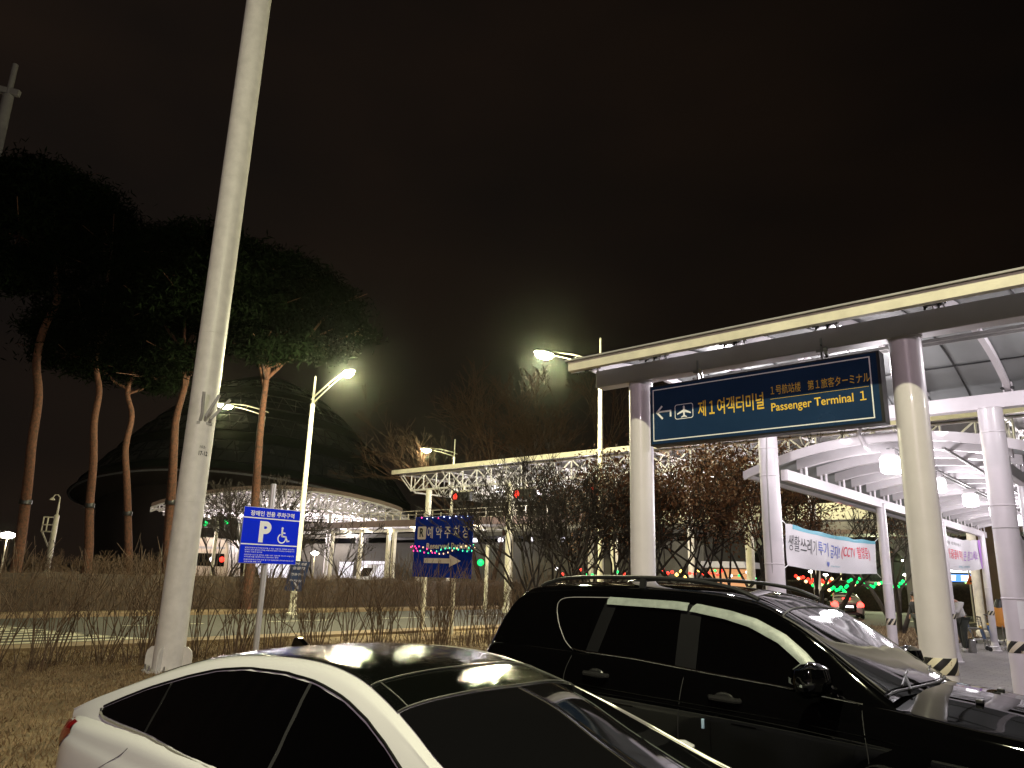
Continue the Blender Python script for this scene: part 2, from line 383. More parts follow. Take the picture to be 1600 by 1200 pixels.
# far clipped hedge across the road: dense twig mass
def hedge(name, label, p, q, wd_, ht, n, mat_):
    p, q = Vector(p), Vector(q); d = (q-p); l = d.length; d.normalize(); s = Vector((-d.y, d.x, 0))
    t = thing(name, label, 'hedge', p); W = Wood()
    g = [[] for _ in range(13)]; m = int(l/.5)                                  # lumpy inner mass
    for i in range(m+1):
        for j in range(13):
            a = PI*j/12; c = p+d*l*i/m; nz = noise.noise(Vector((i*.35, j*.5, 1.3)))*.22
            pt = c+s*math.cos(a)*(wd_/2-.12+nz*.6)+Vector((0, 0, GZ+max(0, math.sin(a))**.5*(ht-.2+nz)))
            g[j].append(pt)
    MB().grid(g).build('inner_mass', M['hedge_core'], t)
    for i in range(n):
        a = random.random(); side = random.choice((-1, 1)); base = p+d*l*a+s*random.uniform(-.5, .5)*wd_
        z0 = GZ+random.random()*ht*.8; b = base+Vector((0, 0, z0)); dd = Vector((random.gauss(0, .5), random.gauss(0, .5), random.uniform(.2, 1))).normalized()
        L_ = random.uniform(.25, .6); e = b+dd*L_
        if e.z > ht+GZ+.15: e.z = ht+GZ+.15*random.random()
        W.seg(b, e, .012, .004)
        for k in range(2):
            m2 = b.lerp(e, random.uniform(.3, .9)); W.seg(m2, m2+Vector((random.gauss(0, .2), random.gauss(0, .2), random.uniform(0, .3))), .006, .003)
    W.build('twigs', mat_, t, n=3, smooth=0)
    return t
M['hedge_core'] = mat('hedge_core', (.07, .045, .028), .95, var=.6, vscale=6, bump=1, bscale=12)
hedge('hedge', 'long clipped brown winter hedge on the far side of the road', (-33, -2, 0), (-33, 44, 0), 1.8, 1.55, 9000, M['twig'])
hedge('hedge', 'dark clipped hedge beyond the junction behind the light strings', (-30, 66, 0), (34, 66, 0), 2.0, 2.4, 6000, M['twig_dark'])
for k, (u, v, h_) in enumerate(((120, 880, 2.2), (180, 870, 2.0), (240, 875, 2.0), (60, 885, 1.8), (215, 860, 2.3), (150, 868, 2.1))):
    b = D(u, 900, 36.5+k*.5); b.z = GZ
    bare_tree('scrub_bush', ['tangled bush between the slim pine and the thin pine trunks', 'tangled bush at the foot of the thin pine', 'tangled bush just left of the leaning pine', 'tangled bush right of the tallest pine', 'tallest tangled bush in front of the thin pine', 'tangled bush at the foot of the slim pine'][k], b, 7, 2.6, .02, 3, 'bushes under the pine trees', M['twig'], .5, .5, cat='bush', rmin=.006)
# pine trees
def pine(label, trunk, blobs, depth, wpx, n):
    b = D(trunk[0][0], trunk[0][1], depth); base = Vector((b.x, b.y, GZ))
    t = thing('pine_tree', label, 'tree', base, group='pine trees beyond the hedge')
    pts = [D(u, v, depth+.25*math.sin(i*1.7)) for i, (u, v) in enumerate(trunk)]
    # resample smoothly
    P = [base+Vector((0, 0, -.2))]+pts; R = [wpx*depth/FPX/2*f for f in np.linspace(1.25, .55, len(P))]
    Q = []; RR = []
    for i in range(len(P)-1):
        a, b_, c, d_ = P[max(i-1, 0)], P[i], P[i+1], P[min(i+2, len(P)-1)]
        for s in range(4):
            x = s/4; Q.append(.5*((2*b_)+(c-a)*x+(2*a-5*b_+4*c-d_)*x*x+(3*b_-a-3*c+d_)*x**3)); RR.append(R[i]*(1-x)+R[i+1]*x)
    Q.append(P[-1]); RR.append(R[-1])
    tr = MB().tube(Q, RR, 12).build('trunk', M['pine_bark'], t)
    hb = PL(trunk[0][0]+3, 770, 0, base.x); zb = base.z+4.6
    q = min(Q, key=lambda p_: abs(p_.z-zb)); r = RR[Q.index(q)]*1.15
    m = MB(); m.lathe([(r, -.12), (r*1.06, -.1), (r*1.06, .1), (r, .12)], q, 14); m.build('tie_band', M['dark_metal'], t)
    W = Wood(); top = Q[-1]; T = []
    for (u, v, ru, rv) in blobs:
        dd = depth+random.uniform(-2.2, 2.2); c = D(u, v, dd); k = dd/FPX; rx, rz = ru*k, rv*k
        a = Q[int(len(Q)*random.uniform(.82, .99))]; mid = a.lerp(c, .5)+Vector((0, 0, -.25*rz)); 
        W.seg(a, mid, .10, .07); W.seg(mid, c, .07, .04)
        for s in range(10):
            e = c+Vector((random.gauss(0, rx*.5), random.gauss(0, rx*.5), random.gauss(0, rz*.35))); W.seg(c, e, .035, .012)
        m_ = int(n*ru*rv/4000)
        ncl = max(12, m_//26); cc = np.random.normal(0, 1, (ncl, 3)); cc /= np.linalg.norm(cc, axis=1)[:, None]; cc *= np.random.uniform(.35, 1, (ncl, 1))**.6
        cc *= np.array([rx, rx, rz*.85]); cc += np.array(c[:])
        idx = np.random.randint(0, ncl, m_); T.append(cc[idx]+np.random.normal(0, 1, (m_, 3))*np.array([.34, .34, .18]))
    W.build('limbs', M['pine_bark'], t, n=5)
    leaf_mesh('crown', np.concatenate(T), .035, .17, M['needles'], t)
    return t
pine('tallest pine tree at the left edge with a kinked upper trunk', [(28, 870), (38, 800), (45, 740), (50, 690), (60, 620), (57, 565), (68, 515), (90, 465), (76, 420), (80, 385)],
     [(15, 300, 80, 55), (85, 310, 80, 50), (30, 370, 70, 45), (150, 335, 58, 48), (100, 420, 52, 38), (10, 430, 60, 30), (60, 280, 60, 34)], 35, 14, 9000)
pine('slim pine tree, second from the left, under a low dark crown', [(138, 870), (140, 790), (146, 720), (147, 660), (155, 610), (149, 565), (160, 530)],
     [(130, 500, 70, 42), (190, 480, 60, 40), (175, 390, 62, 48), (215, 545, 50, 34), (90, 520, 50, 26), (215, 400, 45, 44), (110, 555, 60, 26)], 37, 12, 8500)
pine('thin pine tree between the slim pine and the leaning pine', [(200, 890), (200, 820), (198, 750), (196, 700), (206, 650), (199, 615), (205, 590)],
     [(200, 560, 60, 30), (245, 430, 58, 48), (245, 590, 46, 26), (160, 575, 44, 24), (250, 500, 60, 40), (260, 380, 40, 26), (215, 470, 60, 40)], 39, 11, 8000)
pine('leaning pine tree just left of the big white mast', [(260, 890), (264, 820), (269, 750), (272, 690), (276, 650), (292, 590), (303, 520)],
     [(300, 400, 66, 44), (290, 470, 66, 38), (350, 440, 60, 45), (240, 480, 50, 34), (330, 520, 54, 26), (330, 385, 60, 32), (280, 560, 40, 26), (370, 500, 50, 34)], 33, 14, 9000)
pine('pine tree right of the big mast with a wide flat crown', [(395, 850), (399, 780), (403, 720), (407, 670), (414, 610), (424, 545)],
     [(420, 430, 66, 44), (480, 470, 68, 42), (530, 510, 40, 26), (400, 490, 60, 36), (450, 520, 66, 24), (380, 410, 50, 34), (460, 435, 60, 30), (520, 480, 44, 34), (500, 545, 50, 20), (555, 520, 24, 14), (410, 545, 50, 20)], 34, 13, 9000)
# multi-stemmed bare tree and its neighbours behind the suv
bg_ = lambda u, d: Vector((D(u, 920, d).x, D(u, 920, d).y, GZ))
bare_tree('bare_tree', 'wide leafless multi-stemmed tree behind the tail of the black suv', bg_(850, 21), 9, 5.0, .065, 5, 'leafless trees', M['bark'], .36, .50, rmin=.006, trunk=.32)
bare_tree('bare_tree', 'leafless multi-stemmed tree just left of the first canopy column', bg_(925, 22.5), 8, 4.9, .07, 5, 'leafless trees', M['bark'], .36, .34, rmin=.006, trunk=.3)
bare_tree('brown_leaf_tree', 'tree with dead brown leaves beside the first canopy column', bg_(985, 21), 5, 5.2, .07, 4, 'trees with dead brown leaves', M['bark'], .40, .3, 6000, rmin=.007)
bare_tree('brown_leaf_tree', 'tree with dead brown leaves under the left half of the hanging sign', bg_(1060, 22), 6, 5.8, .07, 4, 'trees with dead brown leaves', M['bark'], .42, .4, 11000, rmin=.007)
bare_tree('brown_leaf_tree', 'tree with dead brown leaves under the right half of the hanging sign', bg_(1155, 23), 6, 6.0, .07, 4, 'trees with dead brown leaves', M['bark'], .42, .4, 12000, rmin=.007)
bare_tree('bare_tree', 'spreading dark leafless tree behind the long white banner', bg_(1275, 25), 4, 6.2, .09, 5, 'leafless trees', M['bark'], .42, .5, 800, rmin=.007)
bare_tree('bare_tree', 'dark tree right of the long banner, seen past the thin column', bg_(1400, 31), 4, 6.6, .09, 4, 'leafless trees', M['bark'], .42, .45, 500, rmin=.008)
bare_tree('bare_tree', 'tall leafless tree far behind the toll roof, right of the small lamp', bg_(760, 50), 2, 15, .16, 5, 'leafless trees', M['twig_far'], .42, .22, rmin=.016)
bare_tree('bare_tree', 'tallest leafless tree behind the toll roof beside the canopy corner', bg_(880, 52), 2, 17, .16, 5, 'leafless trees', M['twig_far'], .42, .22, rmin=.016)
bare_tree('bare_tree', 'leafless treetop behind the toll roof nearest the far left lamp arm', bg_(700, 58), 1, 13, .14, 4, 'leafless trees', M['twig_far'], .42, .2, rmin=.018)
bare_tree('bare_tree', 'leafless tree left of the blue accessible parking sign', bg_(345, 42), 4, 6.2, .08, 5, 'leafless trees', M['bark'], .42, .5, rmin=.012)
bare_tree('bare_tree', 'leafless tree behind the blue accessible parking sign', bg_(415, 41), 4, 6.4, .08, 5, 'leafless trees', M['bark'], .42, .5, rmin=.012)
bare_tree('bare_tree', 'leafless tree behind the cream street lamp post', bg_(505, 42), 4, 5.6, .08, 4, 'leafless trees', M['bark'], .42, .55, rmin=.012)
# ------------------------------------------------------------------ street lamps
def lamp_post(label, foot, head, hz_=10.2, r0=.11, power=7000, lit=True, name='street_lamp', group='street lamps', col=YEL, rise=.35):
    """foot: (x, y); head: point of the lantern"""
    f = Vector((foot[0], foot[1], GZ)); h = Vector(head); t = thing(name, label, 'street lamp', f, group=group)
    tz = h.z-rise
    MB().lathe([(r0*1.9, 0), (r0*1.9, .06), (r0*1.25, .1), (r0*1.2, .45), (r0*1.05, .5), (r0*.72, tz-GZ-.45), (r0*.80, tz-GZ-.44), (r0*.80, tz-GZ-.30), (r0*.4, tz-GZ-.28), (r0*.38, tz-GZ+.95), (r0*.1, tz-GZ+1.0)], f, 16).build('post', M['cream_paint'], t)
    a = Vector((f.x, f.y, tz-.1)); d = Vector((h.x-f.x, h.y-f.y, 0)); l = d.length; d.normalize()
    up = Vector((0, 0, 1)); m = MB()
    m.tube([a+up*.05-d*.25, a+up*.14+d*.15, a.lerp(h, .5)+up*.20, h+up*.12-d*.3, h+up*.08], [.028, .034, .034, .03, .028], 8)
    m.tube([a-up*.15, a.lerp(h, .3)-up*.06, a.lerp(h, .55)+up*.0, h+up*.02-d*.35], [.035, .03, .024, .02], 8)
    m.bar(a.lerp(h, .42)+up*.18, a.lerp(h, .5)-up*.02, .03, .02)
    m.build('arm', M['cream_paint'], t)
    s = d.cross(up); T = Matrix((( d.x, s.x, 0), (d.y, s.y, 0), (d.z, s.z, 1)))
    prof = [(.001, .13), (.10, .125), (.18, .08), (.22, .02), (.22, 0)]; mh = MB(); mh.lathe(prof[::-1], (0, 0, 0), 20)
    mh.v = [tuple(h+d*p[0]*1.9+s*p[1]*.9+up*(p[2]+.0)) for p in mh.v]; hd = mh.build('lantern', M['grey_paint'], t)
    ml = MB().lathe([(.001, -.20), (.1, -.18), (.18, -.12), (.215, -.002)], (0, 0, 0), 20); ml.v = [tuple(h+d*p[0]*1.9+s*p[1]*.9+up*p[2]*1.1) for p in ml.v]
    ml.build('lens', M['e_yellow'] if lit else M['grey_paint'], hd)
    if lit: plight('lamp_light', h-up*.26, power, col, .14, t)
    return t
lamp_post('cream street lamp left of centre, its bright lamp arm pointing right', (-27.9, 18.1), D(545, 581, 29.8), power=6500, r0=.13)
lamp_post('cream street lamp whose bright arm reaches left over the canopy corner', (-15.15, 21.9), D(850, 552, 26), power=6000, rise=-.15)
lamp_post('farther street lamp between the pine trunks, arm pointing left', (-36.0, 20.4), D(352, 633, 38.6), power=1800, rise=-.05, r0=.12)
lamp_post('small far street lamp above the left end of the toll roof', (-37.6, 36.3), D(666, 702, 51), power=1500, rise=-.05, r0=.11)
lamp_post('street lamp of the car park behind the photographer', (2.6, -1.6), (-.6, .6, 11.4), power=5600, col=(1, .97, .64))
lamp_post('far pinkish white street lamp of the car park behind the photographer', (9, -21.5), (8, -19.5, 10.4), power=8500, col=(1, .77, .87))
# globe-topped small lights
def garden_lamp(label, u, v, vb, d, grp=None, r=.28, pw=120, post=True):
    h = D(u, v, d); f = Vector((h.x, h.y, GZ)); t = thing('post_top_lamp', label, 'lamp', f, group=grp)
    MB().lathe([(.09, 0), (.09, .1), (.045, .15), (.04, h.z-GZ-r*.6)], f, 10).build('post', M['cream_paint'], t)
    MB().lathe([(.001, -r*.5), (r*.6, -r*.4), (r, 0), (r*.75, r*.25), (r*.2, r*.4), (.001, r*.42)], h, 16).build('lamp_shade', M['e_globe'], t)
    plight('lamp_light', h-Vector((0, 0, r)), pw, WARM, .1, t); return t
M['e_globe'] = emit('e_globe', (1, .97, .85), 14)
garden_lamp('small round-topped post lamp at the far left beyond the hedge', 12, 836, 880, 50, 'small post-top lamps', .5, 500)
garden_lamp('glowing post-top lamp right of the blue accessible parking sign', 492, 864, 905, 50, 'small post-top lamps', .3, 200)
for i, (u, v, d) in enumerate(((842, 881, 60), (773, 882, 60), (910, 888, 60), (975, 888, 58))):
    garden_lamp(['distant round white lamp seen through the bare tree stems', 'distant round white lamp just right of the green signal', 'distant round white lamp between the bare tree and the first column', 'distant round white lamp touching the first canopy column'][i], u, v, 905, d, 'small post-top lamps', .34, 60)
# ------------------------------------------------------------------ big white mast on the left, with bracket, plate and gussets
c = Vector((-13.85, 6.55, GZ)); t = thing('light_mast', 'thick white steel mast rising out of the picture behind the white sedan', 'mast', c)
MB().lathe([(.42, 0), (.42, .04), (.262, .05), (.256, 1), (.262, 17.5), (.25, 18), (.01, 18.1)], c, 40).build('shaft', M['pole_paint'], t)
for k in range(4):
    a = PI*.22+k*PI/2; X = Vector((math.cos(a), math.sin(a), 0)); Nn = Vector((-X.y, X.x, 0))
    MB().prism([(.24, 0), (.42, 0), (.42, .28), (.40, .36), (.34, .42), (.24, .44)], X, (0, 0, 1), c-Nn*.012, Nn, .024).build('gusset', M['pole_paint'], t)
tocam = (EYE-c); tocam.z = 0; tocam.normalize(); side = Vector((0, 0, 1)).cross(tocam)      # side points to the picture's right
zc = 4.55; q = c.copy(); q.z = 0
def mp(a, s, z): return q+tocam*a+side*s+Vector((0, 0, z))
m = MB()
m.tube([mp(.25, -.02, 4.42), mp(.33, .0, 4.56), mp(.42, -.02, 4.95)], .03, 8)
m.tube([mp(.22, .06, 4.42), mp(.34, .07, 4.5), mp(.40, .26, 4.92)], .03, 8)
m.tube([mp(.18, .14, 4.38), mp(.30, .16, 4.46), mp(.36, .46, 4.86)], .03, 8)
m.bar(mp(.24, -.08, 4.38), mp(.20, .2, 4.38), .05, .05)
m.build('bracket', M['grey_paint'], t)
O = mp(.0, 0, 3.83); ang = .62
def cyl(a, z, r=.247): return q+tocam*math.cos(a)*r+side*math.sin(a)*r+Vector((0, 0, z))
g = [[cyl(a, z) for a in np.linspace(.14, .72, 8)] for z in (3.72, 4.0)]
pt = MB().grid(g).build('number_plate', M['sign_white'], t)
Cn = cyl(.42, 3.8, .262); Xs = (side*math.cos(.42)-tocam*math.sin(.42)).normalized()
text('lettering', '17-12', M['black_plastic'], pt, Cn, Xs, (0, 0, 1), .17, .085, .02)
text('lettering', '102-', M['black_plastic'], pt, cyl(.36, 3.92, .262), Xs, (0, 0, 1), .12, .05, .005)
for z, r_ in ((2.9, .2562), (6.2, .2575), (9.6, .2588)): MB().lathe([(r_, -.006), (r_+.0045, 0), (r_, .006)], (c.x, c.y, z), 40).build('weld_seam', M['pole_paint'], t)
for k in range(8):
    a = 2*PI*k/8+.2; MB().lathe([(.028, 0), (.028, .03), (.015, .03), (.015, .09), (.001, .092)], c+Vector((math.cos(a)*.37, math.sin(a)*.37, .04)), 6).build('anchor_bolt', M['steel'], t)
# far mast at the upper left corner
b = D(0, 230, 40); foot = Vector((b.x-.25, b.y-.1, GZ)); t = thing('light_mast', 'distant grey mast with a cross arm at the top left corner', 'mast', foot)
tp = D(17, 74, 40)
MB().lathe([(.45, 0), (.42, 4), (.27, tp.z-GZ-2.2), (.27, tp.z-GZ-2.0), (.15, tp.z-GZ-1.95), (.15, tp.z-GZ), (.02, tp.z-GZ+.05)], foot, 20).build('shaft', M['grey_paint'], t)
m = MB(); z0 = tp.z-1.7; m.bar((foot.x-.8, foot.y-.9, z0+.15), (foot.x+.36, foot.y+.40, z0-.1), .26, .34); m.build('cross_arm', M['grey_paint'], t)
# camera post beyond the hedge with a swan neck
f = D(74, 888, 44); f.z = GZ; t = thing('camera_post', 'slim white post with a swan neck and small cabinet left of the mast', 'post', f)
h = D(90, 772, 44); zt = h.z
m = MB(); m.lathe([(.16, 0), (.15, 1), (.15, zt-GZ-1.2), (.06, zt-GZ-1.1), (.05, zt-GZ-.4)], f, 12); m.build('post', M['cream_paint'], t)
R_ = RT.copy(); R_.z = 0; R_.normalize(); z1 = Vector((f.x, f.y, zt-.45))
m = MB(); m.tube([z1, z1+Vector((0, 0, .35))-R_*.0, z1+Vector((0, 0, .5))-R_*.15, z1+Vector((0, 0, .5))-R_*.32, z1+Vector((0, 0, .3))-R_*.45], .035, 8); m.build('swan_neck', M['cream_paint'], t)
m = MB(); m.lathe([(.02, .1), (.08, .06), (.17, -.05), (.17, -.07)], z1+Vector((0, 0, .25))-R_*.46, 12); m.build('lamp_shade', M['cream_paint'], t)
m = MB()
for a, b_ in (((-.2, -1.25), (-.85, -1.25)), ((-.85, -1.25), (-.85, -2.1)), ((-.85, -2.1), (-.2, -2.1)), ((-.55, -1.25), (-.55, -2.1)), ((-.85, -1.7), (-.2, -1.7)), ((-.8, -2.1), (-.2, -3.0))):
    m.bar(z1+R_*a[0]*.9+Vector((0, 0, a[1]+.4)), z1+R_*b_[0]*.9+Vector((0, 0, b_[1]+.4)), .07, .07)
m.build('cabinet_frame', M['cream_paint'], t)
m = MB(); nn = [z1+Vector((.17*math.cos(a*.9), .17*math.sin(a*.9), -2.2-a*.22)) for a in range(14)]; m.tube(nn, .018, 5); m.build('cable', M['black_plastic'], t)
f = D(250, 900, 40); f.z = GZ; zt = D(250, 840, 40).z
t = thing('short_post', 'short white post wrapped in vine between the leaning pine and the mast', 'post', f)
MB().lathe([(.13, 0), (.1, zt-GZ), (.01, zt-GZ+.03)], f, 10).build('post', M['cream_paint'], t)
m = MB(); m.tube([f+Vector((.14*math.cos(a), .14*math.sin(a), .2+a*.13)) for a in range(14)], .015, 5); m.build('vine', M['twig_dark'], t)
# ------------------------------------------------------------------ accessible parking sign
X0 = -10.35; k_ = X0/-9.79
def S(u, v): return PL(u, v, 0, X0)
t = thing('parking_sign', 'blue accessible parking sign on a steel post behind the white sedan', 'sign', (X0-.05, PL(404, 1000, 0, X0).y, GZ))
py_ = PL(404, 1000, 0, X0).y
MB().lathe([(.042, 0), (.042, PL(425, 756, 0, X0).z-GZ), (.03, PL(425, 756, 0, X0).z-GZ+.01)], (X0-.05, py_, GZ), 16).build('post', M['post_steel'], t)
ya, yb = S(382, 791).y, S(468.8, 799).y; za, zb = S(373, 879).z, S(382, 791).z
pn = MB().box((X0, ya, za), (X0+.015, yb, zb)).build('panel', M['sign_blue'], t, bevel=.003)
m = MB(); m.box((X0-.004, ya-.006, za-.006), (X0+.012, yb+.006, zb+.006)); m.build('panel_back', M['steel'], t)
XX, YY = Vector((0, 1, 0)), Vector((0, 0, 1)); W_, H_ = yb-ya, zb-za
def sp(a, b): return Vector((X0+.0165, ya+W_*a, za+H_*b))                              # a: from left, b: from bottom
def flat(polys, mat_, parent, O, X, Y, name='lettering', d=.0015):
    m = MB(); X, Y = Vector(X), Vector(Y); Nn = X.cross(Y)
    for p in polys: m.prism(p, X, Y, O, Nn, d)
    return m.build(name, mat_, parent, smooth=0)
text('lettering', '장애인 전용 주차구역', M['sign_white'], pn, sp(.5, .895), XX, YY, W_*.78, H_*.095, .022)
flat([[(.0, .0), (W_, 0), (W_, .012*1.4), (0, .012*1.4)]], M['sign_white'], pn, sp(0, .80), XX, YY, 'stripe')
flat([[(.0, .0), (W_, 0), (W_, .012*1.4), (0, .012*1.4)]], M['sign_white'], pn, sp(0, .325), XX, YY, 'stripe')
# the P
def arcp(cx, cy, r, a0, a1, n=14): return [(cx+r*math.cos(math.radians(a0+(a1-a0)*i/n)), cy+r*math.sin(math.radians(a0+(a1-a0)*i/n))) for i in range(n+1)]
def strip(o, i): return [[o[k], o[k+1], i[k+1], i[k]] for k in range(len(o)-1)]
h = H_*.385; sw = h*.235; R1 = h*.30
polys = [[(0, 0), (sw, 0), (sw, h), (0, h)], [(sw, h-sw), (h*.33, h-sw), (h*.33, h), (sw, h)], [(sw, h-2*R1), (h*.33, h-2*R1), (h*.33, h-2*R1+sw), (sw, h-2*R1+sw)]]
polys += strip(arcp(h*.33, h-R1, R1, -90, 90), arcp(h*.33, h-R1, R1-sw, -90, 90))
flat(polys, M['sign_white'], pn, sp(.29, .375), XX, YY, 'letter_p')
# wheelchair figure
s_ = H_*.30
def ln(p, q, wd): 
    p, q = Vector(p).to_2d() if len(p) > 2 else Vector(p), Vector(q); d = (q-p).normalized(); n_ = Vector((-d.y, d.x))*wd/2
    return [tuple(p+n_), tuple(p-n_), tuple(q-n_), tuple(q+n_)]
pw = [arcp(.38*s_, .93*s_, .075*s_, 0, 360, 16)[:-1], ln((.37*s_, .86*s_), (.40*s_, .42*s_), .11*s_), ln((.38*s_, .66*s_), (.62*s_, .64*s_), .07*s_), ln((.36*s_, .44*s_), (.68*s_, .42*s_), .09*s_),
      ln((.66*s_, .45*s_), (.82*s_, .10*s_), .09*s_), ln((.80*s_, .13*s_), (.95*s_, .17*s_), .08*s_)]
pw += strip(arcp(.40*s_, .30*s_, .31*s_, 115, 375, 20), arcp(.40*s_, .30*s_, .235*s_, 115, 375, 20))
flat(pw, M['sign_white'], pn, sp(.60, .375), XX, YY, 'wheelchair_symbol')
small = ['장애인전용주차구역에 주차할 수 있는 자동차는 장애인 본인 또는', '보호자 운전 표지가 부착된 차량이며 위반시 과태료가 부과됩니다', '장애인 자동차 표지를', '위반차량 신고 및 문의는 관할 구청 교통과로 하시기 바랍니다', '주차표지를 대여하거나 양도하는 경우', '장애인전용주차구역 안내 및 주차 방해 행위 금지 안내문입니다', '과태료가']
for i, s in enumerate(small):
    wf = .88 if len(s) > 25 else (.3 if len(s) < 13 else .6)
    text('lettering', s, M['sign_white'], pn, sp(.085+wf/2*.98, .272-i*.0375-(.012 if i > 2 else 0)-(.01 if i > 4 else 0)), XX, YY, W_*wf, H_*.024, .006)
# ------------------------------------------------------------------ reserved parking sign (facing the lot)
Y1 = 17.0
def S2(u, v): return PL(u, v, 1, Y1)
xa, xb = S2(647, 850).x, S2(737.5, 850).x; za, zb = S2(645, 901).z, S2(649, 808).z
W_, H_ = xb-xa, zb-za
t = thing('parking_sign', 'large blue reserved parking sign with an arrow pointing right', 'sign', ((xa+xb)/2, Y1+.12, GZ))
for fx in (.18, .68): MB().lathe([(.07, 0), (.07, zb-GZ-.1)], (xa+W_*fx, Y1+.12, GZ), 12).build('post', M['cream_paint'], t)
M['sign_blue2'] = mat('sign_blue2', (.008, .04, .42), .15, var=.3, vscale=1.5)
pn = MB().box((xa, Y1, za), (xb, Y1+.04, zb)).build('panel', M['sign_blue2'], t, bevel=.01)
XX, YY = Vector((1, 0, 0)), Vector((0, 0, 1))
def sp2(a, b): return Vector((xa+W_*a, Y1-.0015, za+H_*b))
M['sign_cream'] = mat('sign_cream', (.9, .84, .74), .4)
rr = [(.06*W_, 0), (.14*W_, 0)]
def rrect(x0, y0, x1, y1, r):
    return arcp(x1-r, y0+r, r, -90, 0, 5)+arcp(x1-r, y1-r, r, 0, 90, 5)+arcp(x0+r, y1-r, r, 90, 180, 5)+arcp(x0+r, y0+r, r, 180, 270, 5)
ic = flat([rrect(0, 0, W_*.155, H_*.215, .05)], M['sign_cream'], pn, sp2(.055, .62), XX, YY, 'symbol_tile')
text('lettering', 'R', M['black_plastic'], ic, sp2(.132, .735)+Vector((0, -.004, 0)), XX, YY, W_*.075, H_*.15, .03)
text('lettering', '예 약 주 차 장', M['sign_cream'], pn, sp2(.59, .735), XX, YY, W_*.72, H_*.2, .012)
text('lettering', 'Reserved Parking', M['sign_cream'], pn, sp2(.60, .495), XX, YY, W_*.74, H_*.125, .03)
flat([[(0, .3*H_*.2), (W_*.44, .3*H_*.2), (W_*.44, H_*.14), (0, H_*.14)], [(W_*.44, 0), (W_*.63, H_*.1), (W_*.44, H_*.2)]], M['sign_cream'], pn, sp2(.20, .17), XX, YY, 'arrow')
m = MB(); 
for k in range(7): m.box((xa+W_*.06, Y1+.04, za+H_*(.08+k*.14)), (xb-W_*.06, Y1+.07, za+H_*(.10+k*.14)))
m.build('stiffener', M['steel'], t)
# coloured reflections on the reserved sign, put in as glowing bulbs on a wire
BUL = [('e_red', (1, .03, .2)), ('e_green', None), ('e_amber', None)]
M['e_pink'] = emit('e_pink', (1, .05, .25), 4); M['e_green2'] = emit('e_green2', (.05, 1, .4), 3); M['e_gold'] = emit('e_gold', (1, .6, .3), 3); M['e_tiny'] = emit('e_tiny', (.6, .7, 1), 3)
t = thing('coloured_lights', 'coloured light reflections on the reserved parking sign, made as glowing dots', 'fairy lights', sp2(.5, .5))
pts = []
for k in range(46):
    f_ = k/45; a = 1.06-f_*1.10; pts.append(sp2(a, .47+.045*math.sin(k*2.3)-.045+(.05*(abs(a-.5)*2)**2))+Vector((0, -.03, 0)))
MB().tube(pts, .008, 4).build('wire', M['black_plastic'], t)
for k, p in enumerate(pts):
    if k % 3 == 1 and .1 < k/45 < .85: continue
    a = k/45; c_ = M['e_pink'] if a > .85 or (.55 < a < .8 and k % 2) else (M['e_green2'] if k % 3 else M['e_gold'])
    MB().lathe([(.001, -.03), (.015, -.01), (.012, .02), (.001, .03)], p, 6).build('bulb', c_, t)  # each bulb stands in for a reflected spot of coloured light
for k in range(9):
    p = sp2(.12+k*.1, .985-.02*(k % 2))+Vector((0, -.02, 0)); MB().lathe([(.001, -.03), (.016, -.01), (.016, .01), (.001, .03)], p, 6).build('bulb', [M['e_pink'], M['e_tiny'], M['e_tiny']][k % 3 if k < 5 else 1], t)
# small sign strapped to the lamp post
p0 = D(464, 900, 29.0); t = thing('direction_sign', 'small dark blue tilted sign with a diagonal arrow below the accessible parking sign', 'sign', p0)
Xc = RT.copy(); Xc.z = 0; Xc.normalize(); Xc = (Xc+Vector((0, 0, -.04))).normalized(); Yc = (Vector((0, 0, 1))+RT*.18).normalized(); Nn = Xc.cross(Yc).normalized()
M['sign_navy'] = mat('sign_navy', (.02, .035, .10), .5, var=.4, vscale=3)
w2, h2 = .72, 1.15; pn = MB().obox(p0, Xc, Yc, Nn, w2/2, h2/2, .02).build('panel', M['sign_navy'], t)
M['sign_dim'] = mat('sign_dim', (.45, .42, .5), .6)
for s, yy, hh in (('여성', .47, .10), ('승용차', .30, .12), ('전용구역', .06, .10), ('FINGER', -.18, .09)): text('lettering', s, M['sign_dim'], pn, p0+Yc*yy+Nn*.021, Xc, Yc, .5, hh, .02) if s != 'FINGER' else text('lettering', '주차장', M['sign_dim'], pn, p0+Yc*yy+Nn*.021, Xc, Yc, .5, hh, .02)
flat([ln((-.02, .14), (.14, -.06), .05), [(.19, -.14), (.07, -.07), (.17, .02)]], M['sign_dim'], pn, p0-Yc*.38+Nn*.021, Xc, Yc, 'arrow')
MB().box((p0.x-.05, p0.y-.05, GZ), (p0.x+.02, p0.y+.02, p0.z-.5)).build('post', M['cream_paint'], t)
# triangular warning sign and post under the far canopy
p0 = D(1516, 906, 44); f = D(1523, 966, 44); t = thing('warning_sign', 'orange triangular warning sign on a thin post beyond the leaning person', 'sign', (p0.x, p0.y, GZ))
Xc = RT.copy(); Xc.z = 0; Xc.normalize(); YZ = Vector((0, 0, 1)); Nn = Xc.cross(YZ)
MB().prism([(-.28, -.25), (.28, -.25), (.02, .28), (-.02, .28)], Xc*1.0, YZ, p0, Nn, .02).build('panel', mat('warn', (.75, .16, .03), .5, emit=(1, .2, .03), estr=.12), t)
MB().prism([(-.07, -.15), (.09, -.15), (.01, .02)], Xc, YZ, p0+Nn*.022, Nn, .004).build('symbol', M['black_plastic'], t)
MB().lathe([(.045, 0), (.045, p0.z-GZ+.7)], (p0.x-.05*Nn.x, p0.y-.05*Nn.y, GZ), 8).build('post', M['cream_paint'], t)
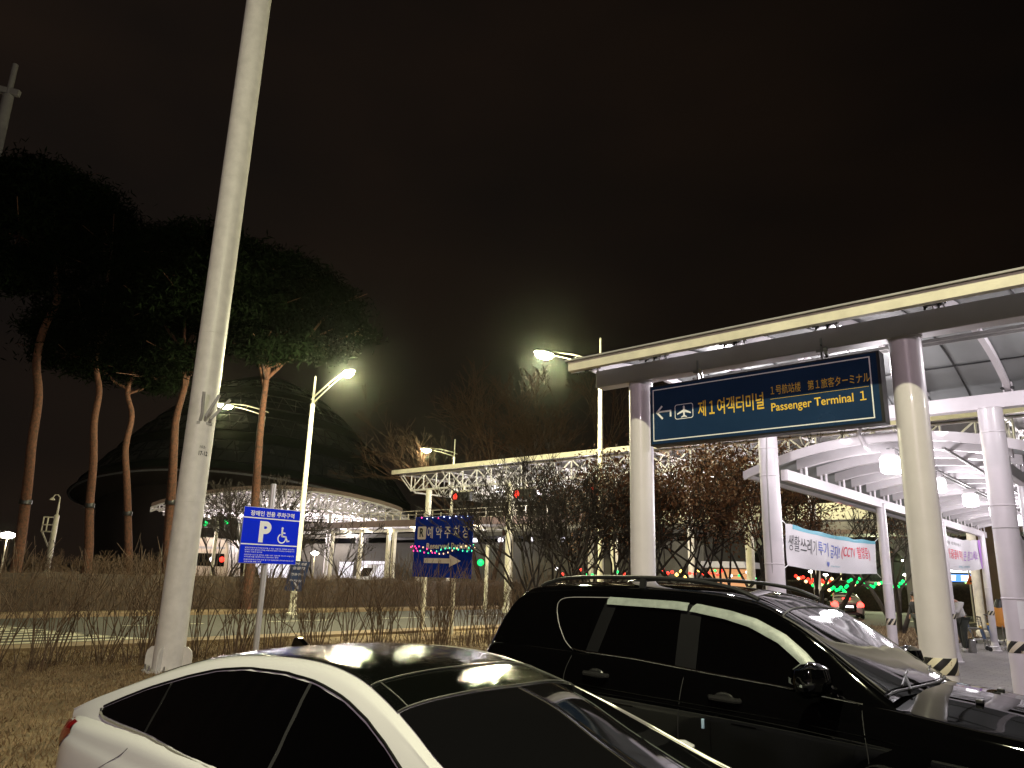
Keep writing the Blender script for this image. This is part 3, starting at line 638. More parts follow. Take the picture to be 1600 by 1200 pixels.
# ------------------------------------------------------------------ warning tape material (object-space diagonal stripes)
def tape_mat():
    m = bpy.data.materials.new('warning_tape'); m.use_nodes = True; nt = m.node_tree; b = nt.nodes['Principled BSDF']; b.inputs['Roughness'].default_value = .5
    tc = N(nt, 'ShaderNodeTexCoord'); sp_ = N(nt, 'ShaderNodeSeparateXYZ'); at = N(nt, 'ShaderNodeMath', operation='ARCTAN2')
    mu = N(nt, 'ShaderNodeMath', operation='MULTIPLY'); mu.inputs[1].default_value = .955; ad = N(nt, 'ShaderNodeMath', operation='MULTIPLY_ADD'); ad.inputs[1].default_value = -6.5
    fr = N(nt, 'ShaderNodeMath', operation='FRACT'); gt = N(nt, 'ShaderNodeMath', operation='GREATER_THAN'); gt.inputs[1].default_value = .52
    no = N(nt, 'ShaderNodeTexNoise', i_Scale=25.0, i_Detail=5.0); g2 = N(nt, 'ShaderNodeMath', operation='GREATER_THAN'); g2.inputs[1].default_value = .66
    mx = N(nt, 'ShaderNodeMix', data_type='RGBA'); mx.inputs['A'].default_value = (.012, .012, .012, 1); mx.inputs['B'].default_value = (.72, .66, .5, 1)
    m2 = N(nt, 'ShaderNodeMix', data_type='RGBA'); m2.inputs['B'].default_value = (.35, .28, .18, 1); k = nt.links.new
    k(tc.outputs['Object'], sp_.inputs[0]); k(sp_.outputs[1], at.inputs[0]); k(sp_.outputs[0], at.inputs[1]); k(at.outputs[0], mu.inputs[0]); k(sp_.outputs[2], ad.inputs[0]); k(mu.outputs[0], ad.inputs[2])
    k(ad.outputs[0], fr.inputs[0]); k(fr.outputs[0], gt.inputs[0]); k(gt.outputs[0], mx.inputs[0]); k(mx.outputs['Result'], m2.inputs['A']); k(tc.outputs['Object'], no.inputs['Vector']); k(no.outputs[0], g2.inputs[0]); k(g2.outputs[0], m2.inputs[0]); k(m2.outputs['Result'], b.inputs['Base Color'])
    return m
M['tape'] = tape_mat()
M['roof_sheet'] = mat('roof_sheet', (.27, .285, .28), .5, var=.12, vscale=1.2)
M['column_paint'] = mat('column_paint', (.72, .68, .70), .33, var=.07, vscale=3, bump=.04, bscale=25, coat=.15)
def column(parent, x, y, r, h, tape_z, rings=(), tape_h=.14, base=True):
    c = Vector((x, y, GZ)); m = MB(); m.lathe([(r, 0), (r, h-.012), (r+.012, h-.01), (r+.012, h)], (0, 0, 0), 40)
    for z in rings: m.lathe([(r, z-.012), (r+.006, z-.008), (r+.006, z+.008), (r, z+.012)], (0, 0, 0), 40)
    if base: m.lathe([(r*1.9, 0), (r*1.9, .03), (r*1.5, .05), (r*1.05, .24), (r, .26)], (0, 0, 0), 40)
    o = m.build('column', M['column_paint'], parent, world=False); o.location = wm(parent).inverted() @ c
    if tape_z:
        tz = MB().lathe([(r+.003, 0), (r+.004, .002), (r+.004, tape_h-.002), (r+.003, tape_h)], (0, 0, 0), 40).build('warning_tape', M['tape'], o, world=False)
        tz.location = (0, 0, tape_z-GZ)
    return o
# ------------------------------------------------------------------ near canopy (front row y 8.1, back row y 11.9)
t = can1 = thing('walkway_canopy', 'nearest white walkway canopy with thick round columns and a vaulted roof', 'canopy', (-1.8, 10, GZ))
for x in (-4.97, -1.82, 1.33, 4.48): column(t, x, 8.1, .152, 4.23-GZ, .99, (), .145)
for x in (-4.88, -1.70, 1.42, 4.52): column(t, x, 11.9, .152, 4.19-GZ, .98, (2.15, 3.55, 4.0) if x < -4 else (1.75, 2.95, 3.95), .145)
MB().box((-5.61, 8.0, 4.232), (6, 8.2, 4.462)).build('front_beam', M['column_paint'], t, bevel=.008)
MB().box((-5.45, 11.9, 4.192), (6, 12.06, 4.40)).build('rear_beam', M['column_paint'], t, bevel=.008)
# fascia
m = MB(); m.box((-5.60, 7.36, 4.315), (6, 7.40, 4.44)); m.box((-5.60, 7.401, 4.316), (6, 7.44, 4.33)); m.build('fascia', M['cream_paint'], t, bevel=.004)
def zr(y): return 4.86-.072*(y-9.9)**2
ys = list(np.linspace(7.445, 12.5, 27))
xs_r = [-5.62+1.04*k for k in range(12)]
g = [[(x, y, zr(y)) for y in ys] for x in (-5.64, 6.0)]
m = MB().grid(g, True); m.grid([[(x, y, zr(y)+.02) for y in ys] for x in (-5.64, 6.0)]); m.build('roof_panel', M['roof_panel_mat'] if 'roof_panel_mat' in M else M['roof_sheet'], t)
m = MB()
for x in (-5.64, ):
    m.grid([[(x+dx, y, zr(y)-.06+dz) for y in ys] for dx, dz in ((-.02, 0), (-.02, .1), (.03, .1), (.03, 0), (-.02, 0))])
m.box((-5.64, 7.33, 4.443), (6, 7.47, 4.462)); m.build('edge_trim', M['grey_paint'], t)
for i in range(11):                                      # curved ribs with bolted feet
    x = -4.58+1.04*(i-1)+.0
    yy = list(np.linspace(7.5, 12.0, 22)); m = MB()
    prof = ((-.035, -.02), (-.035, -.12), (.035, -.12), (.035, -.02))
    m.grid([[(x+dx, y, zr(y)+dz) for y in yy] for dx, dz in prof+(prof[0],)])
    for y_ in (8.05, 11.95):
        for s in (-.05, .05): m.box((x+s-.006, y_-.05, 4.40 if y_ > 9 else 4.462), (x+s+.006, y_+.05, zr(y_)-.02)); 
    m.build('rib', M['column_paint'], t)
    m = MB()
    for s in (-.06, .06):
        for y_, z_ in ((7.72, 4.39), (8.0, 4.50), (11.9, 4.43)):
            m.lathe([(.022, -.02), (.022, .02)], (x+s, y_, z_+.02), 8, T=Matrix.Rotation(PI/2, 3, 'X'))
        m.tube([(x+s, 7.68, 4.36), (x+s, 7.72, 4.42), (x+s, 7.9, 4.47)], .012, 6)
    m.build('bolt_set', M['dark_metal'], t)
m = MB()
for k in range(23): 
    x = -5.6+.52*k; m.grid([[(x+dx, y, zr(y)-.002+dz) for y in ys] for dx, dz in ((-.008, 0), (-.008, -.012), (.008, -.012), (.008, 0))])
for yq in (7.7, 8.6, 9.5, 10.5, 11.3): m.box((-5.6, yq-.01, zr(yq)-.02), (6, yq+.01, zr(yq)-.004))
m.build('panel_joint', M['dark_metal'], t, smooth=0)
# light rail with luminaires
m = MB(); m.box((-5.2, 9.96, 4.70), (6, 10.0, 4.74)); m.box((-5.2, 10.0, 4.665), (6, 10.02, 4.70)); m.build('light_rail', M['grey_paint'], t)
for x in (-4.62, -2.95, -.2, 2.6):
    lu = MB().box((x-.30, 9.90, 4.655), (x+.30, 10.06, 4.70)).build('luminaire', M['grey_paint'], t)
    MB().box((x-.28, 9.91, 4.64), (x+.28, 10.05, 4.654)).build('diffuser', M['e_white'], lu)
    plight('luminaire_light', (x, 9.98, 4.55), 115, WHT, .1, t)
    lu2 = MB().box((x-.2, 9.0, zr(9)-.16), (x+.2, 9.12, zr(9)-.125)).build('luminaire', M['grey_paint'], t)
    MB().box((x-.19, 9.01, zr(9)-.17), (x+.19, 9.11, zr(9)-.161)).build('diffuser', M['e_white'], lu2)
st_ = MB(); st_.grid([[Vector((-1.70+.156*math.cos(a), 11.9+.156*math.sin(a), z)) for a in np.linspace(-1.35, -.75, 6)] for z in (1.28, 1.62)]); st_.build('sticker', M['sign_white'], can1)
for x_, y_, z_ in ((-1.70, 11.9, 2.55),):
    MB().lathe([(.1535, -.006), (.157, -.004), (.157, .004), (.1535, .006)], (x_, y_, z_), 32).build('cable_tie', M['grey_paint'], can1)
MB().tube([(-4.86, 11.76, 1.9), (-4.86, 11.74, 2.6), (-4.85, 11.74, 3.6), (-4.83, 11.76, 4.2)], .012, 6).build('conduit', M['grey_paint'], can1)
# ------------------------------------------------------------------ hanging sign
YS = 7.93
def S3(u, v): return PL(u, v, 1, YS)
xa, xb = -4.735, -2.03; za, zb = 3.345, 4.105
t = thing('hanging_sign', 'long dark blue hanging sign pointing to the passenger terminal', 'sign', ((xa+xb)/2, YS+.08, za))
M['sign_dark'] = mat('sign_dark', (.015, .040, .095), .22, var=.15, vscale=2); M['sign_yel'] = mat('sign_yel', (.85, .55, .06), .5)
bx = MB().box((xa, YS, za), (xb, YS+.17, zb)).build('box', M['dark_metal'], t, bevel=.004)
pn = MB().box((xa+.02, YS-.004, za+.02), (xb-.03, YS, zb-.02)).build('panel', M['sign_dark'], t, smooth=0)
for x in (-4.10, -2.62):
    m = MB(); m.bar((x, YS+.08, zb), (x, YS+.08, 4.36), .02, .05); m.bar((x+.05, YS+.08, 4.14), (x+.05, YS+.02, 4.24), .03, .03); m.box((x-.05, YS+.04, 4.20), (x+.07, YS+.065, 4.232)); m.build('hanger', M['steel'], t)
e = YS-.0045; X3, Z3 = Vector((1, 0, 0)), Vector((0, 0, 1))
def O3(x, z): return Vector((x, e, z))
ia, ib, ja, jb = S3(1021.5, 690).x, S3(1368, 655).x, S3(1021.5, 690).z, S3(1363, 556).z
bw = .012
flat([[(0, 0), (ib-ia, 0), (ib-ia, bw), (0, bw)], [(0, jb-ja-bw), (ib-ia, jb-ja-bw), (ib-ia, jb-ja), (0, jb-ja)], [(0, bw), (bw, bw), (bw, jb-ja-bw), (0, jb-ja-bw)], [(ib-ia-bw, bw), (ib-ia, bw), (ib-ia, jb-ja-bw), (ib-ia-bw, jb-ja-bw)]], M['sign_white'], pn, O3(ia, ja), X3, Z3, 'border')
def fit(s, tl, br, m_, bold, nm='lettering'):
    a, b = S3(*tl), S3(*br); zt_ = (a.z+b.z)/2; return a, b
def txt(s, uL, uR, vTL, vBL, vTR, vBR, m_, bold):
    a, b, c_, d_ = S3(uL, vTL), S3(uL, vBL), S3(uR, vTR), S3(uR, vBR)
    x0, x1 = a.x, c_.x; zt, zbm = (a.z+c_.z)/2, (b.z+d_.z)/2
    text('lettering', s, m_, pn, O3((x0+x1)/2, (zt+zbm)/2), X3, Z3, x1-x0, zt-zbm, bold, .0012)
txt('제１여객터미널', 1090.5, 1193, 625.5, 651, 614, 640, M['sign_yel'], .010)
txt('１号航站楼　第１旅客ターミナル', 1204, 1358.5, 602, 617, 582, 598, M['sign_yel'], .004)
txt('Passenger Terminal １', 1205, 1353, 629, 647.5, 611, 629, M['sign_yel'], .012)
a, b = S3(1204, 624), S3(1358, 604); flat([[(0, 0), (b.x-a.x, 0), (b.x-a.x, .003), (0, .003)]], M['sign_yel'], pn, O3(a.x, (a.z+b.z)/2), X3, Z3, 'rule')
a, b = S3(1055, 656), S3(1083, 629); w3, h3 = b.x-a.x, b.z-a.z
o_ = rrect(0, 0, w3, h3, .03); i_ = rrect(.008, .008, w3-.008, h3-.008, .024)
flat(strip(o_+[o_[0]], i_+[i_[0]]), M['sign_white'], pn, O3(a.x, a.z), X3, Z3, 'pictogram_frame')
def pl_(s): return [(x*w3, y*h3) for x, y in s]
plane = pl_([(.5, .90), (.45, .83), (.45, .62), (.13, .40), (.13, .31), (.45, .44), (.46, .24), (.34, .14), (.34, .09), (.5, .13), (.66, .09), (.66, .14), (.54, .24), (.55, .44), (.87, .31), (.87, .40), (.55, .62), (.55, .83)])
flat([plane], M['sign_white'], pn, O3(a.x, a.z), X3, Z3, 'aeroplane_pictogram')
a, b = S3(1027, 658), S3(1049, 638); w4 = b.x-a.x
flat([ln((0, .115), (.075, .19), .024), ln((-.004, .12), (.08, .028), .024), ln((.01, .12), (w4, .12), .02), ln((w4-.01, .11), (w4-.01, .045), .022)], M['sign_white'], pn, O3(a.x, a.z-.01), X3, Z3, 'arrow')
# ------------------------------------------------------------------ far vaulted canopy running away from the viewer
t = can2 = thing('walkway_canopy', 'farther vaulted walkway canopy with white ribs and square hanging lamps', 'canopy', (-3.25, 20, GZ))
XL, XR = -4.75, -1.75
for y in (17.5, 23.0, 28.4):
    column(t, XL, y, .098, 3.50-GZ, .98, (1.9,), .13); 
for y in (14.6, 20.2, 25.8, 29.0): column(t, XR, y, .098, 3.50-GZ, .98, (1.9,), .13)
for x in (XL, XR): MB().box((x-.06, 12.2, 3.402), (x+.06, 29.0, 3.585)).build('side_beam', M['column_paint'], t, bevel=.006)
def z2(x): return 4.07-.086*(x+3.30)**2
xs2 = list(np.linspace(-5.62, -.98, 30)); Y0, Y9 = 12.6, 29.3
m = MB().grid([[(x, y, z2(x)) for x in xs2] for y in (Y0, Y9)]); m.grid([[(x, y, z2(x)+.03) for x in xs2] for y in (Y0, Y9)], True); m.build('roof_sheet', M['roof_sheet'], t)
for y in (Y0-.04, Y9): MB().grid([[(x, y+dy, z2(x)+dz) for x in xs2] for dy, dz in ((0, -.10), (0, .05), (.05, .05), (.05, -.10), (0, -.10))]).build('end_arch', M['column_paint'], t)
for s in (-5.62, -.98): MB().box((s-.03, Y0, z2(s)-.06), (s+.03, Y9, z2(s)+.06)).build('eaves', M['column_paint'], t)
k = 0; y = 13.1
while y < 29.0:
    m = MB(); xr = list(np.linspace(-4.85, -1.65, 20))
    pr = ((-.06, -.004), (-.06, -.17), (.06, -.17), (.06, -.004)); m.grid([[(x, y+dy, z2(x)+dz) for x in xr] for dy, dz in pr+(pr[0],)])
    for x in (XL, XR): m.box((x-.05, y-.05, 3.585), (x-.035, y+.05, z2(x)-.15)); m.box((x+.035, y-.05, 3.585), (x+.05, y+.05, z2(x)-.15)); 
    m.build('rib', M['column_paint'], t)
    y += .98
m = MB(); m.box((-3.28, 12.7, 3.86), (-3.25, 29, 3.89)); m.box((-3.19, 12.7, 3.86), (-3.16, 29, 3.89)); m.box((-2.5, 12.7, 3.80), (-2.46, 29, 3.84)); m.build('cable_tray', M['grey_paint'], t)
m = MB(); m.tube([(-3.6, 12.62, 4.3), (-3.62, 12.5, 4.12), (-3.55, 12.5, 3.92), (-3.52, 12.65, 3.86)], .03, 8); m.tube([(-3.6, 12.62, 4.3), (-3.72, 11.95, 4.35)], .03, 8); m.build('conduit', M['column_paint'], t)
for i in range(6):
    y = 12.75+3.0*i; x = -3.25
    lm = MB().box((x-.10, y-.10, 3.755), (x+.10, y+.10, 3.86)).build('lamp_mount', M['column_paint'], t)
    MB().box((x-.135, y-.135, 3.49), (x+.135, y+.135, 3.752)).build('lamp_shade', M['e_lampbox'] if 'e_lampbox' in M else M['e_white'], lm, bevel=.04)
    plight('lamp_light', (x, y, 3.36), 100, WHT, .14, t)
# ------------------------------------------------------------------ banners tied between the thin columns
def banner(name, label, x, c1, c2, sag, h, parts, stripe=None):
    """c1, c2 = (u, v) of top corners on plane x"""
    a, b = PL(c1[0], c1[1], 0, x), PL(c2[0], c2[1], 0, x); t = thing(name, label, 'banner', ((a.x+b.x)/2, (a.y+b.y)/2, min(a.z, b.z)-h))
    ya, yb, z_, zb_ = a.y, b.y, a.z, b.z
    def P(s, v, off=0): return Vector((x+.05*math.sin(s*5+v*1.5)*math.sin(PI*s)+.012*math.sin(s*31+v*4)*(1-v*.6)+.02*math.sin(s*13-v*3)+off, ya+(yb-ya)*s, z_+(zb_-z_)*s-sag*4*s*(1-s)-h*v+.012*math.sin(s*24)*(1 if v < .1 else .3)))
    n = 28; g = [[P(i/n, j/6) for i in range(n+1)] for j in range(7)]
    MB().grid(g).build('cloth', mat(name+'_cloth', (.62, .60, .62), .7, bump=.1, bscale=8), t)
    if stripe:
        s0, s1, v0, v1, cc = stripe; g = [[P(s0+(s1-s0)*i/20, v0+(v1-v0)*j, .004) for i in range(21)] for j in (0, 1)]
        MB().grid(g).build('stripe', cc, t)
    for s, s0, s1, v0, v1, m_, bold in parts:
        o = text('lettering', s, m_, t, (0, 0, 0), (1, 0, 0), (0, 1, 0), 1, 1, bold, 0); 
        W_i = wm(t).inverted()
        for vt in o.data.vertices:
            p = wm(t) @ vt.co; q_ = P(s0+(s1-s0)*(p.x+.5), v0+(v1-v0)*(.5-p.y), .006); vt.co = W_i @ q_
    m = MB()
    for s in (0, 1):
        for v in (0, 1): 
            e_ = P(s, v); m.tube([e_, e_+Vector((0, .25*(1 if s else -1), .08*(1 if v == 0 else -1)))], .008, 5)
    m.build('rope', M['sign_white'], t); return t
M['ink'] = mat('ink', (.03, .03, .035), .6); M['ink_blue'] = mat('ink_blue', (.06, .10, .42), .6); M['ink_red'] = mat('ink_red', (.65, .04, .08), .6); M['ink_teal'] = mat('ink_teal', (.10, .36, .45), .6); M['ink_purple'] = mat('ink_purple', (.40, .18, .55), .6)
banner('banner', 'long white banner with black, blue and red writing and a teal top stripe', -4.86, (1227, 818), (1367, 845), .05, .68,
       [('생활쓰레기', .02, .25, .24, .62, M['ink'], .0), ('투기', .27, .39, .24, .60, M['ink_blue'], .012), ('금지!', .42, .54, .26, .62, M['ink_blue'], .012), ('(CCTV 촬영중)', .56, .93, .22, .62, M['ink_red'], .012), ('Incheon Airport', .42, .55, .80, .87, M['ink_teal'], 0), ('♥', .36, .40, .74, .88, M['ink_blue'], 0)],
       (.05, 1, .0, .1, M['ink_teal']))
banner('banner', 'shorter white banner with red and dark writing, right of the thick column', -4.78, (1472, 835), (1531, 843), .08, .90,
       [('공항 주차장 이용시', .06, .40, .14, .24, M['ink'], 0), ('「귀중품에 주의」', .04, .46, .36, .66, M['ink_red'], .01), ('문 잠그세요!', .50, .90, .36, .68, M['ink_purple'], .01), ('인천공항  인천경찰', .28, .66, .84, .91, M['ink_teal'], 0)],
       (.94, 1, 0, 1, M['ink_purple']))
banner('banner', 'white banner cut off by the right edge of the picture', XR, (1589, 836), (1625, 864), .03, .95, [], None)
# ------------------------------------------------------------------ cars
def cr(a, b, c, d, x): return .5*((2*b)+(c-a)*x+(2*a-5*b+4*c-d)*x*x+(3*b-a-3*c+d)*x**3)
def dense(P, su, sv):
    P = np.array(P, dtype=float)                                     # stations x points x 3 (x, w, z)
    def up_(A, s):
        n = len(A); out = []
        for i in range(n-1):
            a, b, c, d = A[max(i-1, 0)], A[i], A[i+1], A[min(i+2, n-1)]
            for k in range(s): out.append(cr(a, b, c, d, k/s))
        out.append(A[-1]); return np.array(out)
    G = up_(P, su); G = np.transpose(up_(np.transpose(G, (1, 0, 2)), sv), (1, 0, 2)); G[:, :, 1] = np.maximum(G[:, :, 1], 0); return G
def interp(xs, ys): 
    return lambda x: float(np.interp(x, xs, ys))
class Car:
    def __init__(s, name, label, cat, x0, yc, gz, rz=0, group=None):
        s.t = thing(name, label, cat, (x0, yc, gz), rz, group); s.x0 = x0
    def V(s, x, w_, z, side=-1): return (x-s.x0, side*w_, z-GZ)       # tables are in scene x and z; mapped to car coordinates
    def shell(s, name, G, m, hole=None, smooth=40):
        mb = MB()
        for side in (-1, 1):
            vs = [s.V(p[0], p[1], p[2], side) for row in G for p in row]; b = G.shape[1]; fs = []
            for i in range(G.shape[0]-1):
                for j in range(b-1):
                    q = (i*b+j, i*b+j+1, (i+1)*b+j+1, (i+1)*b+j)
                    if hole:
                        c = (G[i, j]+G[i+1, j+1])/2
                        if hole(c): continue
                    fs.append(q if side < 0 else q[::-1])
            mb.add(vs, fs)
        return mb.build(name, m, s.t, world=False, smooth=smooth)
    def set_gh(s, G): s.G = G; s.flat = G.reshape(-1, 3)
    def W(s, x, z):
        F = s.F; d = (F[:, 0]-x)**2+((F[:, 2]-z)*1.0)**2; i = np.argpartition(d, 5)[:5]; wgt = 1/(d[i]+1e-5); return float((F[i, 1]*wgt).sum()/wgt.sum())
    def patch_side(s, name, xs, ztop, zbot, m, off=.004, n=26, k=6, parent=None, sides=(-1, 1), xt=None):
        out = []
        for side in sides:
            g = []
            for x in np.linspace(xs[0], xs[1], n):
                zt, zb = ztop(x), zbot(x); xx = x
                g.append([s.V(x+(xt(x, j/k) if xt else 0), s.W(x+(xt(x, j/k) if xt else 0), zb+(zt-zb)*j/k)+off, zb+(zt-zb)*j/k, side) for j in range(k+1)])
            out.append(MB().grid(g, side > 0).build(name, m, parent or s.t, world=False, smooth=60))
        return out
    def S(s, t, v):
        G = s.G; a = t*(G.shape[0]-1); b = v*(G.shape[1]-1); i, j = min(int(a), G.shape[0]-2), min(int(b), G.shape[1]-2); fa, fb = a-i, b-j
        return (G[i, j]*(1-fa)*(1-fb)+G[i+1, j]*fa*(1-fb)+G[i, j+1]*(1-fa)*fb+G[i+1, j+1]*fa*fb)
    def patch_top(s, name, t0, t1, v0, m, off=.005, n=20, k=14, v1=1.0, curve=0, parent=None):
        """strip across the roof/windscreen from side v0 over the centre line and down to the other side"""
        g = []
        for i in range(n+1):
            row = []
            vv = [(v0+(v1-v0)*j/k, -1) for j in range(k+1)]+[(v0+(v1-v0)*j/k, 1) for j in range(k-1, -1, -1)]
            for v, side in vv:
                v0i = v; t = t0+(t1-t0)*i/n; p = s.S(t, v0i); row.append(s.V(p[0], p[1], p[2]+off, side))
            g.append(row)
        return MB().grid(g, True).build(name, m, parent or s.t, world=False, smooth=60)
    def wheel(s, x, w_, r, wd, side, m_rim):
        c = Vector(s.V(x, w_, GZ+r, side)); T = Matrix.Rotation(PI/2, 3, 'X')
        mb = MB(); mb.lathe([(r*.62, -wd/2), (r*.93, -wd/2), (r, -wd/2+.03), (r, wd/2-.03), (r*.93, wd/2), (r*.62, wd/2), (r*.62, -wd/2)], c, 36, T); wo_ = mb.build('wheel', M['rubber'], s.t, world=False)
        mb = MB(); f = side*(wd/2-.03)
        mb.lathe([(r*.60, -wd/2+.01), (r*.62, wd/2-.02), (r*.57, wd/2-.025), (r*.55, -wd/2+.02)], c, 32, T)
        for k in range(5):
            a = 2*PI*k/5+.3; X = Vector((math.cos(a), 0, math.sin(a))); mb.obox(c+Vector((0, f, 0))+X*r*.34, X, (0, 1, 0), X.cross(Vector((0, 1, 0))), r*.27, .015, .035)
        mb.lathe([(.001, -.02), (r*.16, -.02), (r*.16, .02), (.001, .02)], c+Vector((0, f, 0)), 16, T)
        mb.build('rim', m_rim, wo_, world=False)
    def tubes(s, name, lines, r, m, n=6, parent=None):
        mb = MB()
        for pts in lines: mb.tube(pts, r, n)
        return mb.build(name, m, parent or s.t, world=False, smooth=60)
    def line(s, pts, off=.006, side=-1, n=6):
        """polyline given as (x, z) drawn on the near flank"""
        out = []; P = np.array(pts, dtype=float)
        for i in range(len(P)-1):
            for k in range(n): 
                q = cr(P[max(i-1, 0)], P[i], P[i+1], P[min(i+2, len(P)-1)], k/n); out.append(s.V(q[0], s.W(q[0], q[1])+off, q[1], side))
        out.append(s.V(P[-1][0], s.W(*P[-1])+off, P[-1][1], side)); return out

def arch_hole(wheels, R):
    return lambda c: any((c[0]-x)**2+(c[2]-z)**2 < R*R for x, z in wheels) and c[1] > .5
def flare(car, x, zc, R0, R1, m, off=.012, name='wheel_arch'):
    for side in (-1, 1):
        g = []
        for i in range(25):
            a = math.radians(-14+208*i/24); row = []
            for r_, o in ((R1, 0.0), (R1*.6+R0*.4, off), (R0+.01, off), (R0, 0), (R0, -.07)):
                X, Z = x+r_*math.cos(a), zc+r_*math.sin(a); row.append(car.V(X, car.W(x+(R1+.0)*math.cos(a), zc+R1*math.sin(a))+o if o > 0 or r_ == R1 else car.W(x+R1*math.cos(a), zc+R1*math.sin(a))+o, Z, side))
            g.append(row)
        MB().grid(g, side < 0).build(name, m, car.t, world=False, smooth=50)

# ============ white sedan
M['seal'] = mat('seal', (.006, .006, .006), .7, spec=.1)
M['handle_metal'] = mat('handle_metal', (.16, .16, .16), .2, metal=.9)
def make_sedan(name, label, group=None, paint='car_white', x0=-3.4, yc=2.88, gz=GZ, rz=0, lights=False):
    c = Car(name, label, 'car', x0, yc, gz, rz, group)
    # lower body stations: x, then (w, z) from sill to centre
    def st(x, sc_, zs, ztop, zc, wtop=.84, bulge=1.0, dx=(0,)*9):
        wmx = .925*sc_
        p = [(.80*sc_, zs), (.90*sc_, zs+.05), (wmx*.985, zs+.20), (wmx, .42), (wmx*.995, .60), (wmx*.975, .685), (wtop*sc_, ztop), (wtop*.62*sc_, ztop+(zc-ztop)*.75), (0, zc)]
        return [(x+dx[i], a, b) for i, (a, b) in enumerate(p)]
    R_ = [st(-5.80, .50, .30, .70, .72, dx=(.05, .03, 0, -.02, 0, .02, .05, .03, 0)), st(-5.77, .80, .22, .735, .76), st(-5.70, .90, .16, .755, .79), st(-5.45, .97, .10, .78, .90), st(-5.0, .995, .08, .80, .90),
          st(-4.4, 1, .07, .815, .85), st(-3.4, 1, .07, .80, .82), st(-2.4, 1, .07, .78, .80), st(-1.9, 1, .07, .77, .80), st(-1.55, 1, .08, .765, .84), st(-1.25, .995, .08, .755, .835), st(-.75, .97, .09, .70, .77), st(-.35, .91, .12, .62, .67),
          st(-.12, .80, .18, .52, .56), st(-.04, .55, .25, .42, .45)]
    G = dense(R_, 7, 5); c.F = G[:, :30].reshape(-1, 3)
    rw, fw_ = -4.68, -1.80; zc = GZ+.335
    c.shell('body', G, M[paint], arch_hole(((rw, zc), (fw_, zc)), .37))
    for x in (rw, fw_):
        flare(c, x, zc, .345, .405, M[paint], .004)
        for sd in (-1, 1): c.wheel(x, .82, .33, .22, sd, M['steel'])
    MB().box(c.V(-5.3, .62, GZ+.2), c.V(-.5, -.62, GZ+.32)).build('underbody', M['rubber'], c.t, world=False)
    # greenhouse
    bx = [(-5.70, .76, .69), (-5.40, .835, .69), (-4.97, .868, .70), (-4.5, .868, .72), (-4.1, .858, .765), (-3.6, .843, .795), (-3.1, .843, .785), (-2.75, .843, .78), (-2.5, .843, .775), (-2.25, .843, .772), (-2.0, .84, .768), (-1.75, .83, .766), (-1.5, .80, .764)]
    rl = [(-5.72, .76, .80), (-5.42, .735, .905), (-5.0, .70, 1.03), (-4.55, .64, 1.16), (-4.15, .59, 1.245), (-3.7, .565, 1.285), (-3.30, .56, 1.29), (-2.98, .58, 1.255), (-2.72, .62, 1.19), (-2.47, .675, 1.11), (-2.22, .73, 1.02), (-1.85, .765, .895), (-1.45, .775, .79)]
    ct = [(-5.80, .815), (-5.40, .93), (-4.9, 1.10), (-4.45, 1.225), (-4.05, 1.295), (-3.65, 1.328), (-3.25, 1.334), (-2.9, 1.315), (-2.6, 1.27), (-2.3, 1.19), (-2.0, 1.07), (-1.62, .94), (-1.22, .83)]
    P = []
    for (xb, wb, zb), (xr, wr, zr_), (xc, zc_) in zip(bx, rl, ct):
        P.append([(xb, wb, zb), ((xb+xr)/2, (wb+wr)/2+.016, (zb+zr_)/2), (xr*.75+xb*.25, wr+(wb-wr)*.18+.012, zr_-(zr_-zb)*.14), (xr, wr-.0, zr_), (xr*.8+xc*.2, wr*.80, zr_+(zc_-zr_)*.5), (xr*.3+xc*.7, wr*.42, zr_+(zc_-zr_)*.90), (xc, 0, zc_)])
    Gh = dense(P, 8, 6); c.set_gh(Gh); c.F = Gh[:, :19].reshape(-1, 3)
    c.shell('cabin', Gh, M[paint])
    zt = interp([-5.22, -5.1, -4.75, -4.37, -4.11, -3.85, -3.5, -3.2, -2.95, -2.75, -2.55, -2.35, -2.15, -2.0], [.862, .905, 1.022, 1.125, 1.182, 1.214, 1.226, 1.212, 1.172, 1.117, 1.045, .96, .865, .79])
    zb = interp([-5.22, -5.15, -5.0, -4.5, -4.1, -3.6, -2.6, -2.0], [.858, .838, .834, .832, .815, .80, .783, .778])
    for nm, a, b in (('quarter_window', -5.2, -4.52), ('side_window', -4.50, -3.262), ('side_window', -3.235, -2.02)): c.patch_side(nm, (a, b), zt, zb, M['glass_black'], .006, 30, 6)
    c.patch_side('door_pillar', (-3.28, -3.22), zt, zb, M['rubber'], .004, 3, 6); c.patch_side('door_pillar', (-4.52, -4.50), zt, zb, M['black_plastic'], .005, 3, 6)
    for side in (-1, 1):
        xs_ = list(np.linspace(-5.21, -2.0, 40))
        c.tubes('chrome_trim', [[c.V(x, c.W(x, zb(x)-.012)+.006, zb(x)-.012, side) for x in xs_]], .008, M['bright_trim'])
        up_ = [c.V(x, c.W(x, zt(x)+.012)+.004, zt(x)+.012, side) for x in xs_]
        c.tubes('window_seal', [up_], .007, M['seal'])
        c.tubes('chrome_trim', [[c.V(-5.21, c.W(-5.21, .85)+.006, .826+.004*k, side) for k in range(12)]], .007, M['chrome'])
    # roof: panoramic black glass in panels, windscreen, rear screen
    V0 = .53; ns_ = len(P)-1
    tx = lambda x: float(np.interp(x, [p[3][0]*.4+p[6][0]*.6 for p in P], np.linspace(0, 1, len(P))))
    c.patch_top('rear_screen', tx(-5.05), tx(-4.30), V0+.03, M['glass_black'])
    c.patch_top('roof_glass', tx(-4.28), tx(-2.80), V0, M['wet_glass'])
    c.patch_top('sunroof', tx(-2.79), tx(-2.52), V0, M['wet_glass'])
